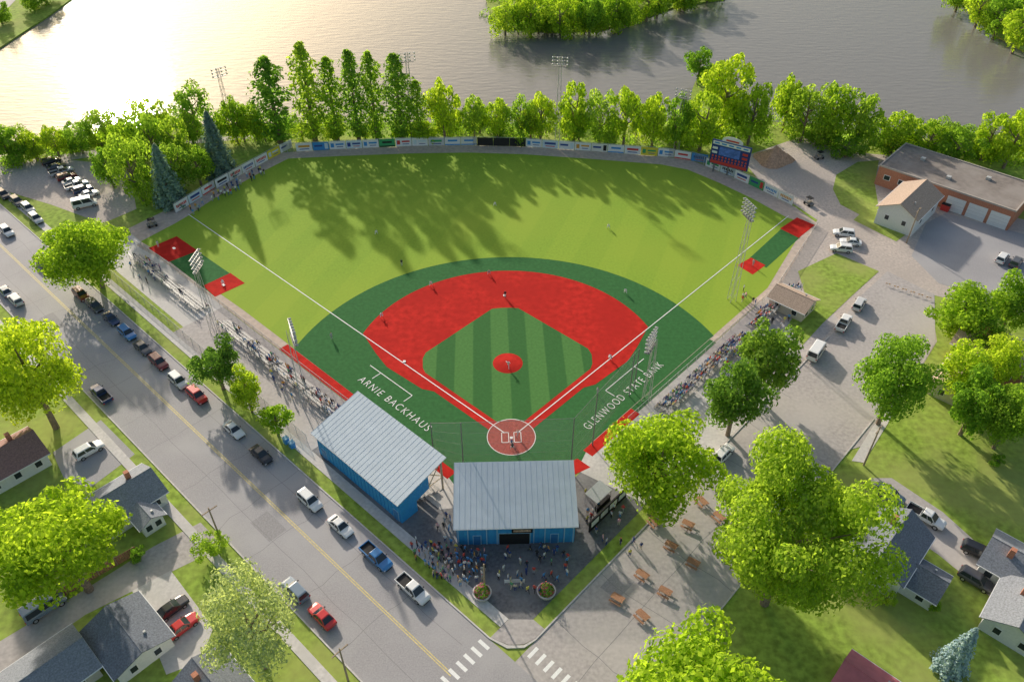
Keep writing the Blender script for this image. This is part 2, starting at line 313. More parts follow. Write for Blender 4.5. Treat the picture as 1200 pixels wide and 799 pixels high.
# ---------------------------------------------------------------- outfield fence + banners
def along(pts,step):
    out=[];carry=0
    for p,q in zip(pts,pts[1:]):
        L=(q-p).length
        x=carry
        while x<L: out.append((p+(q-p)*(x/L),(q-p).normalized())); x+=step
        carry=x-L
    return out
CHAIN=netmat('chain_link',(.35,.35,.35),.3); NET=netmat('backstop_netting',(.5,.5,.48),.17)
fen=thing('outfield_fence','tall chain-link fence hung with banners round the outfield','fence')
for p,d in along(FP,5.2):
    MB().tube((p.x,p.y,0),(p.x,p.y,2.55),.05).build('post',STEEL,fen)
mb=MB(); m2=MB()
for p,q in zip(FP,FP[1:]):
    mb.poly([(p.x,p.y,0),(q.x,q.y,0),(q.x,q.y,2.5),(p.x,p.y,2.5)]); m2.tube((p.x,p.y,2.52),(q.x,q.y,2.52),.04)
mb.build('mesh_panel',CHAIN,fen); m2.build('top_rail',STEEL,fen)
BC={'white':(.8,.8,.79),'red':(.48,.03,.025),'navy':(.02,.04,.16),'blue':(.03,.16,.5),'yellow':(.7,.5,.03),'green':(.03,.22,.07),'black':(.012,.012,.012),'orange':(.6,.2,.03),'pale blue':(.5,.66,.78),'grey':(.45,.45,.46),'cream':(.75,.7,.58)}
BM={k:mat('banner_'+k.replace(' ','_'),v,.5,.04,3) for k,v in BC.items()}
bgs=['white','pale blue','white','white','cream','white','white','yellow','white','white','blue','white','pale blue','white','green','white','white','grey','white','cream','white','red','white']
fgs=['blue','red','navy','green','black','orange','blue','red','pale blue','navy','pale blue','grey']
bi=0; tot=along(FP,4.3)
for k,(p,d) in enumerate(tot[:-1]):
    cen=p+d*2.1; 
    u=600+F*cen.x/(cen.y*ct+H*st)
    n_=Vector((d.y,-d.x,0)); ang=math.atan2(d.y,d.x)
    if 550<u<616: bg,fg='black','black'
    else:
        bg=bgs[k%len(bgs)]; fg=fgs[rnd.randrange(len(fgs))]
        while fg==bg: fg=fgs[rnd.randrange(len(fgs))]
    bi+=1; w=4.15; hb=2.25
    m=MB(); m.box((0,0,hb/2),(w,.04,hb),0)
    if bg!='black' or fg!='black':
        sty=rnd.randrange(5)
        if sty==0: m.box((-w*.32,-.025,hb*.5),(w*.2,.02,hb*.5),1); m.box((w*.14,-.025,hb*.6),(w*.5,.02,hb*.2),1); m.box((w*.14,-.025,hb*.28),(w*.4,.02,hb*.08),2)
        elif sty==1: m.box((0,-.025,hb*.6),(w*.7,.02,hb*.26),1); m.box((0,-.025,hb*.25),(w*.6,.02,hb*.1),2)
        elif sty==2: m.box((w*.34,-.025,hb*.5),(w*.2,.02,hb*.7),1); m.box((-w*.15,-.025,hb*.55),(w*.5,.02,hb*.22),2)
        elif sty==3: m.box((0,-.025,hb*.1),(w*.98,.02,hb*.14),1); m.box((0,-.025,hb*.6),(w*.6,.02,hb*.22),1)
        else:
            for j in range(7): m.box((-w*.33+j*w*.11,-.025,hb*.56),(w*.075,.02,hb*.3*rnd.uniform(.8,1.1)),1)
            m.box((0,-.025,hb*.25),(w*.5,.02,hb*.08),2)
    lab=('plain black windscreen panel, %s panel from the left of outfield fence'%ordn(bi)) if bg==fg else ('%s advertising banner with %s marks, %s panel from the left of outfield fence'%(bg,fg,ordn(bi)))
    o=m.build('banner',[BM[bg],BM[fg],BM['navy' if fg!='navy' and bg!='navy' else 'red']]); o.location=cen+n_*.09+Vector((0,0,.12)); o.rotation_euler=(0,0,ang); tag(o,lab,'banner','advertising banners on the outfield fence')
def railfence(name,lab,pts,h,step=3.0):
    t=thing(name,lab,'fence')
    for p,d in along(pts,step): MB().tube((p.x,p.y,0),(p.x,p.y,h),.04).build('post',STEEL,t)
    a=MB();c=MB()
    for p,q in zip(pts,pts[1:]):
        a.tube((p.x,p.y,h),(q.x,q.y,h),.035); c.poly([(p.x,p.y,0),(q.x,q.y,0),(q.x,q.y,h),(p.x,p.y,h)])
    a.build('top_rail',STEEL,t); c.build('mesh_panel',CHAIN,t)
railfence('field_fence','low chain-link fence in front of third-base bleachers',abs_([(22,-13.4),(62,-13.4),(92,-13.8)])+[G(160,288)],1.3)
railfence('field_fence','low chain-link fence in front of first-base bleachers',abs_([(-11.9,16),(-11.9,66)])+[G(958,264)],1.3)
railfence('street_fence','chain-link fence between third-base bleachers and street sidewalk',abs_([(24,-23.5),(104,-23.5)]),1.8)
# ---------------------------------------------------------------- scoreboard
sp=G(851,206); face=math.atan2(O.y-sp.y,O.x-sp.x)+R(90)
sb=thing('scoreboard','big electronic scoreboard with blue header over the right-field fence','scoreboard',(sp.x,sp.y,0),face)
for x in(-3.6,0,3.6): MB().box((x,.35,3.4),(.35,.35,6.8)).build('post',DSTEEL,sb)
MB().box((0,0,5.6),(9.8,.5,6.2)).build('panel',mat('scoreboard_navy',(.012,.025,.11),.4,.1,1),sb)
MB().box((0,-.27,8.1),(9.3,.06,.9)).build('header',BM['white'],sb)
m=MB()
for i in range(5): m.box((-3.6+i*1.8,-.31,8.1),(1.2,.03,.35))
m.build('header_mark',BM['blue'],sb)
m=MB(); m.lathe([(0.01,-.05),(2.0,-.05),(2.0,.05),(.01,.05)],24)
o=m.build('crest',BM['white'],sb); o.rotation_euler=(R(90),0,0); o.location=(0,.05,9.1); o.scale=(1.3,.55,1)
MB().box((0,-.02,9.2),(3.2,.16,.35)).build('crest_band',BM['red'],sb)
LED=mat('red_led',(.7,.05,.03),.5,.1,3); LEDS=mat('video_screen',(.05,.10,.45),.3,.35,1.2)
MB().box((-.2,-.27,6.2),(5.2,.06,2.2)).build('video_screen',LEDS,sb)
for r_ in range(2):
    for i in range(11): MB().box((-4.2+i*.84,-.29,4.6-r_*.75),(.4,.06,.45)).build('digit',LED,sb)
for x in(-3.9,3.7):
    for z_ in(5.6,6.7): MB().box((x,-.28,z_),(1.3,.05,.6)).build('sponsor_plate',BM['white' if x<0 else 'red'],sb)
MB().box((0,-.28,3.05),(9.2,.05,.8)).build('sponsor_strip',BM['red'],sb)
# ---------------------------------------------------------------- light towers
def HT(p,vt):
    q=(vt-399.5)/F; return H-p.y*(st+q*ct)/(ct-q*st)
LAMPM=mat('floodlight_housing',(.28,.28,.27),.55,.1,4,metal=.1); LENS=mat('floodlight_lens',(.5,.5,.47),.2,.04,4)
def tower(u,v,vt,lab,rows=4,nc=6):
    p=G(u,v); h=HT(p,vt); rz=math.atan2((P(16,16)-p).y,(P(16,16)-p).x)-R(90)
    t=thing('light_tower',lab,'light tower',(p.x,p.y,0),rz,'floodlight towers around the field')
    m=MB(); w0,w1=.62,.28
    for sx in(-1,1):
        for sy in(-1,1): m.tube((sx*w0,sy*w0,0),(sx*w1,sy*w1,h),.055,.04)
    n=int(h/2)
    for i in range(n):
        z0,z1=h*i/n,h*(i+1)/n; wa=w0+(w1-w0)*i/n; wb=w0+(w1-w0)*(i+1)/n; s=1 if i%2 else -1
        for sy in(-1,1):
            m.tube((-s*wa,sy*wa,z0),(s*wb,sy*wb,z1),.025,n=4); m.tube((sy*wa,-s*wa,z0),(sy*wb,s*wb,z1),.025,n=4)
    m.build('mast',STEEL,t)
    MB().box((0,.5,h-2.1),(3.2,.6,.1)).build('service_platform',DSTEEL,t)
    for r_ in range(rows):
        z=h-1.6+r_*.85; MB().box((0,.45,z),(4.0,.1,.1)).build('crossarm',STEEL,t)
        for c in range(nc):
            x=-1.85+c*3.7/(nc-1); l=MB().tube((x,.5,z+.05),(x,.88,z-.12),.13,.23,n=8).build('floodlight',LAMPM,t)
            MB().tube((x,.882,z-.121),(x,.9,z-.128),.21,.21,n=8).build('lens',LENS,l)
tower(252,388,304,'floodlight tower behind third-base bleachers near the left bullpen')
tower(358,473,388,'floodlight tower at the left-field end of the blue stand')
tower(857,352,243,'tall floodlight tower beside the right bullpen')
tower(757,470,398,'floodlight tower beside white first-base field lettering')
tower(274,160,80,'far floodlight tower among trees at the left-field corner',3,4)
tower(485,165,62,'far floodlight tower beside the poplars in left centre field',3,4)
tower(653,167,67,'far floodlight tower behind the centre-field banners',3,4)
tower(792,178,105,'far floodlight tower left of the scoreboard',3,4)
# ---------------------------------------------------------------- stands
def roofslab(mb,c,t=.18,mi=0):
    n=(c[1]-c[0]).cross(c[3]-c[0]).normalized()
    if n.z<0:n=-n
    vs=[p for p in c]+[p-n*t for p in c]
    mb.add(vs,[(0,1,2,3),(7,6,5,4),(0,4,5,1),(1,5,6,2),(2,6,7,3),(3,7,4,0)],mi); return n
def ribbed(mb,c,seams):
    n=roofslab(mb,c,.18,0)
    for i in range(seams+1):
        t=i/seams; p=c[0].lerp(c[1],t); q=c[3].lerp(c[2],t)
        mb.tube(p+n*.006,q+n*.006,.024,n=4,mi=1)
def stand(name,lab,origin,rz,L,depth,hb,hf,seams,doors):
    t=thing(name,lab,'grandstand',origin,rz)
    MB().box((0,.1,hb/2-.05),(L,.2,hb-.1)).build('back_wall',BLUE,t)
    m=MB()
    for i in range(int(L/.9)+1): m.box((-L/2+.05+i*.9,-.03,hb/2-.05),(.05,.05,hb-.14))
    m.build('siding_rib',mat('blue_rib',(.018,.15,.46),.55,.05,1),t)
    for s in(-1,1):
        d2=depth*.62; zf=hb+(hf-hb)*.62
        m=MB(); x0=s*L/2; x1=s*(L/2-.2)
        pr=[(.2,0),(d2*.55,0),(d2*.55,2.4),(d2,3.0),(d2,zf-.2),(.2,hb-.12)]
        vs=[(x0,y,z) for y,z in pr]+[(x1,y,z) for y,z in pr]; n=len(pr)
        m.add(vs,[tuple(range(n)),tuple(range(2*n-1,n-1,-1))]+[(i,n+i,n+(i+1)%n,(i+1)%n) for i in range(n)]); m.build('side_wall',BLUE,t)
        m=MB(); 
        m.tube((x1,depth-.6,0),(x1,depth-.6,hf-.35),.12); m.tube((x1,d2,zf-.5),(x1,depth-.6,3.2),.08); m.tube((x1,d2,3),(x1,depth-.6,hf-.6),.08); m.tube((x1,d2,3.0),(x1,depth-.6,3.0),.08)
        m.build('side_truss',mat('timber_truss',(.42,.30,.18),.7,.2,3),t)
    c=[Vector((-L/2-.4,-.6,hb-.08)),Vector((L/2+.4,-.6,hb-.08)),Vector((L/2+.4,depth,hf)),Vector((-L/2-.4,depth,hf))]
    m=MB(); ribbed(m,c,seams); m.build('roof',[MROOF,ROOFR],t)
    m=MB(); m.tube(c[0]+Vector((0,-.03,-.1)),c[1]+Vector((0,-.03,-.1)),.09); m.build('gutter',BM['white'],t)
    for i in range(5): 
        x=-L/2+.4+i*(L-.8)/4; MB().tube((x,depth-.6,0),(x,depth-.6,hf-.35),.1).build('column',STEEL,t)
    for r_ in range(7):
        y=depth-1.4-r_*.95; z=.5+r_*.38
        if y<.6: continue
        MB().box((0,y,z),(L-.6,.4,.08)).build('seat_row',ALU,t); MB().box((0,y+.45,z-.44),(L-.6,.5,.3 if r_ else .12)).build('step_row',CONC,t)
    for x,w,h_,mm,nm in doors:
        fr=MB().box((x,-.04,h_/2),(w+.25,.1,h_+.15)).build(nm+'_frame',BLUE2,t)
        MB().box((x,-.11,h_/2-.02),(w,.06,h_-.05)).build(nm,mm,fr)
    return t
p0=P(10.35,-23.6); DB=mat('door_blue',(.02,.10,.28),.5,.05,2)
st1=stand('grandstand','long blue grandstand with grey metal roof beside the street',(p0.x,p0.y,0),AL+R(180),20.1,9.2,5.2,7.4,24,[(-8.6,1.0,2.1,DB,'door'),(8.9,1.0,2.1,DB,'door')])
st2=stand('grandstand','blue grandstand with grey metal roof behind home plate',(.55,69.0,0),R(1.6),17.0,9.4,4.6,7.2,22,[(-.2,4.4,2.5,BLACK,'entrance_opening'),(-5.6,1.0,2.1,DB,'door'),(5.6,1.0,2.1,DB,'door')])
MB().box((.9,-.12,3.2),(3.0,.16,.95)).build('menu_board',BLACK,st2)
m=MB(); m.box((.9,-.22,3.25),(2.5,.03,.45)); m.build('menu_screen',mat('menu_screen',(.35,.22,.15),.3,.5,4),st2)
for x in(-8.3,-6.9,-4.2,-2.7,2.6,4.2,7.0,8.3): MB().box((x,-.06,2.2),(.16,.14,4.3)).build('wall_post',BLUE2,st2)
# backstop
bkp=[(-12.5,84.5),(-7.6,81.7),(9.3,82.6),(13.2,88.0),(20.5,99.5),(21.4,100.6)]
bk=thing('backstop_net','tall pale backstop netting on poles behind home plate','net')
hts=[9,12,12,12,10,10]
for (x,y),h in zip(bkp,hts): MB().tube((x,y,0),(x,y,h),.10,.08,n=8).build('pole',DSTEEL,bk)
m=MB();c=MB()
for i in range(5):
    a,b_=bkp[i],bkp[i+1]; m.poly([(*a,1.0),(*b_,1.0),(*b_,hts[i+1]),(*a,hts[i])]); c.tube((*a,hts[i]),(*b_,hts[i+1]),.03)
    for k in range(1,5): c.tube((*a,hts[i]*k/5),(*b_,hts[i+1]*k/5),.008,n=4)
m.build('netting',NET,bk); c.build('support_cable',DSTEEL,bk)
# ---------------------------------------------------------------- bleachers
RZL=AL; RZR=math.atan2(-DR.y,-DR.x)
def make_bleacher(rows,L,lab):
    t=thing('bleacher',lab,'bleachers')
    for r_ in range(rows):
        MB().box((0,r_*.75+.15,.43+r_*.3),(L,.28,.05)).build('seat_plank',ALU,t)
        MB().box((0,r_*.75-.2,r_*.3+.02),(L,.32,.04)).build('foot_plank',ALU,t)
    m=MB()
    for i in range(int(L/2)+1):
        x=-L/2+.1+i*(L-.2)/int(L/2); yb=(rows-1)*.75+.2; zb=.4+(rows-1)*.3
        m.tube((x,-.2,.02),(x,yb,zb),.035,n=4); m.tube((x,yb,0),(x,yb,zb+.7),.035,n=4); m.tube((x,-.2,.03),(x,yb,.03),.03,n=4)
        for r_ in range(rows): m.tube((x,r_*.75+.15,0),(x,r_*.75+.15,.42+r_*.3),.025,n=4)
    m.build('frame',STEEL,t)
    m=MB(); yb=(rows-1)*.75+.2; zb=.4+(rows-1)*.3
    for k in(.35,.7): m.tube((-L/2,yb,zb+k),(L/2,yb,zb+k),.03,n=4)
    m.build('back_rail',STEEL,t); return t
bl=make_bleacher(4,8.6,'four-row metal bleacher')
BL=[]
def put_bl(a,b,rz,lab,short,first=[1]):
    p=P(a,b,.03)
    if first[0]: o=bl; o.location=p; o.rotation_euler=(0,0,rz); o['label']=lab; o['group']='metal bleachers along the foul lines'; first[0]=0
    else: o=dup(bl,p,rz,lab,'metal bleachers along the foul lines')
    BL.append((p,rz,short)); return o
for i in range(4): put_bl(29+i*9.3,-15.2,RZL,'metal bleacher on the third-base side, %s out from blue stand'%ordn(i+1),ordn(i+1)+' third-base bleacher')
for i in range(3): put_bl(72+i*9.3,-15.6,RZL,'metal bleacher beside the left bullpen, %s past the floodlight tower'%ordn(i+1),ordn(i+1)+' left-bullpen bleacher')
for i in range(3): put_bl(-13.6,26+i*9.3,RZR,'metal bleacher on the first-base side, %s out from home plate'%ordn(i+1),ordn(i+1)+' first-base bleacher')
for i in range(2): put_bl(-13.4,56.5+i*9.0,RZR,'metal bleacher on right-field side near brown-roofed hut, %s from home plate'%ordn(i+1),ordn(i+1)+' right-field bleacher')
# ---------------------------------------------------------------- people
SKN=mat('skin',(.36,.21,.145),.6,.05,8)
HAIR={k:mat('hair_'+k.replace(' ','_'),v,.7,.1,8) for k,v in{'brown':(.06,.035,.02),'fair':(.3,.2,.09),'black':(.015,.012,.01),'navy cap':(.015,.03,.12),'red cap':(.35,.03,.03)}.items()}
SC={'white':(.75,.75,.73),'red':(.5,.04,.03),'navy':(.02,.035,.12),'black':(.02,.02,.022),'grey':(.3,.3,.31),'blue':(.05,.18,.5),'green':(.06,.25,.1),'yellow':(.65,.5,.06),'pink':(.65,.25,.3),'orange':(.6,.2,.04),'tan':(.42,.33,.22)}
SM={k:mat('cloth_'+k,v,.85,.08,6) for k,v in SC.items()}
SHOE=mat('shoe',(.03,.03,.03),.6,.1,6)
def pose(kind):
    J={'pel':(0,0,.96,.135),'wai':(0,.01,1.12,.125),'che':(0,0,1.30,.155),'nec':(0,.0,1.49,.055),'hea':(0,.03,1.60,.088),'top':(0,.01,1.71,.08)}
    for s,k in((-1,'l'),(1,'r')):
        J.update({k+'sh':(s*.19,0,1.41,.068),k+'el':(s*.25,-.03,1.13,.046),k+'wr':(s*.25,.08,.90,.032),k+'ha':(s*.24,.11,.80,.04),
                  k+'hi':(s*.09,0,.88,.098),k+'kn':(s*.10,.02,.49,.066),k+'an':(s*.10,-.02,.10,.045),k+'to':(s*.11,.14,.045,.042)})
    def mv(n,x,y,z): J[n]=(x,y,z,J[n][3])
    def up(names,dx,dy,dz):
        for n in names: a=J[n]; J[n]=(a[0]+dx,a[1]+dy,a[2]+dz,a[3])
    UP=['pel','wai','che','nec','hea','top','lsh','rsh','lel','rel','lwr','rwr','lha','rha','lhi','rhi']
    if kind=='walk':
        mv('lkn',-.1,.2,.50);mv('lan',-.1,.26,.12);mv('lto',-.1,.42,.06);mv('rkn',.1,.0,.5);mv('ran',.1,-.32,.16);mv('rto',.1,-.18,.045)
        mv('lel',-.26,-.14,1.15);mv('lwr',-.25,-.1,.93);mv('lha',-.24,-.08,.83);mv('rel',.26,.08,1.14);mv('rwr',.24,.24,.98);mv('rha',.22,.32,.93)
    if kind=='sit':
        up(UP,0,0,-.40)
        for s,k in((-1,'l'),(1,'r')):
            mv(k+'hi',s*.1,.04,.50);mv(k+'kn',s*.12,.46,.52);mv(k+'an',s*.12,.46,.10);mv(k+'to',s*.13,.62,.045)
            mv(k+'el',s*.25,.08,.78);mv(k+'wr',s*.17,.28,.62);mv(k+'ha',s*.12,.36,.60)
        up(['nec','hea','top'],0,.04,0)
    if kind in('ready','crouch'):
        d=-.25 if kind=='ready' else -.52
        up(UP,0,-.1,d); up(['che','nec','hea','top','lsh','rsh'],0,.2,-.08); up(['nec','hea','top'],0,.12,-.03)
        for s,k in((-1,'l'),(1,'r')):
            mv(k+'hi',s*.12,-.1,.88+d);mv(k+'kn',s*.26,.24,.46 if kind=='ready' else .5);mv(k+'an',s*.28,-.02 ,.10);mv(k+'to',s*.31,.14,.045)
            z=J[k+'sh'][2]; mv(k+'el',s*.24,.28,z-.24);mv(k+'wr',s*.17,.46,z-.34);mv(k+'ha',s*.13,.54,z-.36)
    if kind=='bat':
        up(UP,0,-.05,-.1)
        for s,k in((-1,'l'),(1,'r')):
            mv(k+'kn',s*.24,.1,.46);mv(k+'an',s*.32,-.02,.1);mv(k+'to',s*.33,.14,.045)
        mv('rel',.36,.05,1.22);mv('rwr',.26,.22,1.36);mv('rha',.24,.26,1.42);mv('lel',.0,.26,1.2);mv('lwr',.16,.26,1.32);mv('lha',.2,.27,1.36)
    if kind=='pitch':
        up(UP,0,.1,-.12); up(['che','nec','hea','top','lsh','rsh'],0,.1,-.02)
        mv('lkn',-.1,.5,.48);mv('lan',-.1,.75,.12);mv('lto',-.1,.9,.06);mv('rkn',.1,-.1,.42);mv('ran',.12,-.5,.14);mv('rto',.12,-.4,.045)
        mv('rel',.42,-.1,1.34);mv('rwr',.46,.1,1.55);mv('rha',.46,.18,1.62);mv('lel',-.36,.3,1.1);mv('lwr',-.26,.48,1.1);mv('lha',-.2,.52,1.12)
    E=[('pel','wai',1),('wai','che',1),('che','nec',1),('nec','hea',0),('hea','top',0)]
    for k in'lr': E+=[('che',k+'sh',1),(k+'sh',k+'el',1),(k+'el',k+'wr',0),(k+'wr',k+'ha',0),('pel',k+'hi',2),(k+'hi',k+'kn',2),(k+'kn',k+'an',2),(k+'an',k+'to',3)]
    return J,E
PB={}
def person_base(kind):
    if kind in PB: return PB[kind]
    J,E=pose(kind); names=list(J); ix={n:i for i,n in enumerate(names)}
    me=bpy.data.meshes.new('p'); me.from_pydata([J[n][:3] for n in names],[(ix[a],ix[b]) for a,b,_ in E],[])
    o=bpy.data.objects.new('p',me); col.objects.link(o); o.modifiers.new('s','SKIN'); sd=o.modifiers.new('d','SUBSURF'); sd.levels=1; sd.render_levels=1
    for i,n in enumerate(names):
        sv=me.skin_vertices[0].data[i]; r=J[n][3]; sv.radius=(r*(1.2 if n in('che','wai','pel') else 1),r*(.8 if n in('che','wai','pel') else 1)); sv.use_root=(n=='pel')
    bpy.context.view_layer.update()
    out=bpy.data.meshes.new_from_object(o.evaluated_get(bpy.context.evaluated_depsgraph_get())); bpy.data.objects.remove(o)
    segs=[(Vector(J[a][:3]),Vector(J[b][:3]),J[a][3],reg) for a,b,reg in E]; hz=Vector(J['hea'][:3])
    out.materials.clear()
    idx=[]
    for f in out.polygons:
        c=f.center; best=9;rg=0
        for a,b,r,reg in segs:
            ab=b-a; t=max(0,min(1,(c-a).dot(ab)/ab.length_squared)); d=(c-(a+ab*t)).length-r*.6
            if d<best: best=d;rg=reg
        if rg==0 and (c-hz).length<.26 and (c.z>hz.z+.05 or (c.y<hz.y-.02 and c.z>hz.z-.04)): rg=4
        idx.append(rg)
    for m in range(5): out.materials.append(None)
    out.polygons.foreach_set('material_index',idx); out.polygons.foreach_set('use_smooth',[True]*len(idx))
    PB[kind]=out; return out
PM={}; NP=[0]
def person(lab,loc,rz,kind,shirt,pants,hair,group=None):
    k=(kind,shirt,pants,hair)
    if k not in PM:
        me=person_base(kind).copy(); me.name='person'
        for i,m in enumerate((SKN,SM[shirt],SM[pants],SHOE,HAIR[hair])): me.materials[i]=m
        PM[k]=me
    NP[0]+=1
    o=link('person',PM[k]); o.location=loc; o.rotation_euler=(0,0,rz); return tag(o,lab,'person',group)
REQ=[]
def facing(p,q): return math.atan2(q.y-p.y,q.x-p.x)-R(90)
HOME=P(0,0); MND=P(13,13); PG='players and umpires on the field'
def player(u,v,kind,lab,shirt='white',pants='white',hair='navy cap',z=.06,look=None):
    p=G(u,v); p.z=z; return person(lab,p,facing(p,look or HOME),kind,shirt,pants,hair,PG)
player(595.5,431,'pitch','pitcher in white uniform striding on the red mound',z=.28)
person('batter in grey uniform swinging stance beside home plate',P(-.55,.95,.06),facing(P(-.55,.95),MND)+R(70),'bat','grey','grey','red cap',PG)
pc=P(-1.0,-1.0,.06); person('catcher in white crouching behind home plate',pc,facing(pc,MND),'crouch','navy','white','navy cap',PG)
pu=P(-1.8,-1.7,.06); person('umpire in black bending behind the catcher',pu,facing(pu,MND),'ready','black','grey','black',PG)
bt=MB().tube((0,0,0),(.1,-.25,.75),.02,.035,n=7).build('bat',mat('bat_wood',(.5,.33,.15),.5,.1,6)); bt.location=P(-.6,.95,1.42); tag(bt,'wooden bat held by the grey batter at home plate','bat')
player(715,421,'ready','first baseman in white crouched at first base'); player(733,344,'ready','second baseman in white on grass edge right of second base')
player(505,335,'ready','shortstop in white on dark turf left of second base'); player(447,372,'ready','third baseman in white at left edge of red dirt')
player(441,275,'ready','left fielder in white alone on the left outfield grass'); player(580,242,'ready','centre fielder in white alone in deep centre outfield'); player(713,268,'ready','right fielder in white alone on the right outfield grass')
player(592,349,'stand','umpire in black standing by second base','black','grey','black'); player(471,312,'stand','umpire in black on the grass past third base','black','grey','black')
player(573,322,'ready','runner in grey uniform leading off on the top dirt arc','grey','grey','red cap'); player(389,398,'stand','third base coach in grey standing on left foul turf','grey','grey','red cap'); player(700,462,'stand','first base coach in grey standing near right coach box','grey','grey','red cap')
player(186,290,'stand','relief pitcher in white on the far left bullpen clay'); player(262,333,'crouch','bullpen catcher in white crouched on the near left bullpen clay',look=G(186,290)); player(882,312,'stand','relief pitcher in grey on the right bullpen clay','grey','grey','red cap')
shl=list(SC); pnl=['navy','black','grey','tan','blue','navy','black']; hl=list(HAIR)
def pick(): return shl[rnd.choice([0,0,0,1,1,2,2,3,3,4,5,5,6,7,8,9,10])],rnd.choice(pnl),rnd.choice(hl)
for bi_,(p,rz,short) in enumerate(BL):
    full={0:.36,1:.24,2:.36,3:.26,4:.05,5:.07,6:.2,7:.7,8:.7,9:.62,10:.55,11:.55}[bi_]
    for r_ in range(4):
        k=0
        for s in range(13):
            if rnd.random()<full:
                k+=1; x=-3.95+s*.66+rnd.uniform(-.08,.08); a,b,c=pick()
                q=p+Matrix.Rotation(rz,3,'Z')@Vector((x,r_*.75+.12,r_*.3+.05))
                REQ.append(('seated spectator in %s top, %s trousers, row %d, %s along, %s'%(a,b,r_+1,ordn(k),short),q,rz+R(180)+rnd.uniform(-.3,.3),'sit',a,b,c,'spectators seated on the bleachers'))
def crowd(poly,n,where,group,look=None,zz=.03):
    xs=[p[0] for p in poly]; ys=[p[1] for p in poly]; pts=[]; tries=0
    def ins(x,y):
        c=False;j=len(poly)-1
        for i in range(len(poly)):
            if (poly[i][1]>y)!=(poly[j][1]>y) and x<(poly[j][0]-poly[i][0])*(y-poly[i][1])/(poly[j][1]-poly[i][1])+poly[i][0]: c=not c
            j=i
        return c
    while len(pts)<n and tries<6000:
        tries+=1; u=rnd.uniform(min(xs),max(xs)); v=rnd.uniform(min(ys),max(ys))
        if not ins(u,v): continue
        p=G(u,v)
        if any((p-q[0]).length<.55 for q in pts): continue
        pts.append((p,u))
    pts.sort(key=lambda t:t[1])
    for i,(p,u) in enumerate(pts):
        a,b,c=pick(); p.z=zz; ang=facing(p,look) + rnd.uniform(-.5,.5) if look else rnd.uniform(0,6.28)
        REQ.append(('person in %s top, %s trousers, %s from left %s'%(a,b,ordn(i+1),where),p,ang,rnd.choice(['stand','stand','walk']),a,b,c,group))
EG='people gathered at the entrance'
crowd([(482,634),(520,642),(572,648),(572,678),(548,688),(515,682),(484,654)],84,'in entrance crowd beside left planter',EG)
crowd([(575,645),(664,642),(668,688),(620,700),(585,688)],40,'between the two entrance planters',EG)
crowd([(512,605),(530,605),(530,640),(505,630)],8,'in the gap between blue stands',EG)
crowd([(680,580),(740,570),(735,615),(690,630)],16,'by the pale concession canopy','people by the concession canopy')
crowd([(700,620),(765,635),(745,655),(700,650)],6,'on corner pavement below the canopy','people by the concession canopy')
crowd([(218,250),(262,224),(308,198),(312,204),(268,231),(228,254)],34,'along the left-field banner fence','fans lining the left-field fence',look=HOME)
crowd([(150,305),(185,305),(200,335),(175,345),(150,325)],12,'beside the left bullpen','fans beside the left bullpen',look=MND)
crowd([(300,425),(330,425),(392,475),(380,492),(330,460)],12,'on walkway behind third-base bleachers','people walking behind third-base bleachers')
crowd([(868,340),(905,352),(930,372),(915,385),(870,372)],18,'near the brown-roofed hut','people near the concession hut')
crowd([(850,415),(872,395),(880,405),(840,455)],14,'behind the first-base bleachers','people behind the first-base bleachers')
CAMP=Vector((0,0,H))
REQ.sort(key=lambda r:(Vector(r[1])-CAMP).length)
NI=296-NP[0]
for r_ in REQ[:NI]: person(*r_)
sm=MB(); mats=[]; mix={}
for lab,loc,rz,kind,a,b,c,g in REQ[NI:]:
    me=person_base(kind); M_=Matrix.Translation(loc)@Matrix.Rotation(rz,4,'Z'); base=len(sm.v)
    sm.v+=[tuple(M_@v.co) for v in me.vertices]
    loc_=[]
    for m in(SKN,SM[a],SM[b],SHOE,HAIR[c]):
        if m.name not in mix: mix[m.name]=len(mats); mats.append(m)
        loc_.append(mix[m.name])
    for f in me.polygons: sm.f.append(tuple(i+base for i in f.vertices)); sm.m.append(loc_[f.material_index])
if sm.f: tag(sm.build('distant_spectators',mats,smooth=True),'tiny far spectators massed on the outer bleachers and along the fences','crowd',kind='stuff')
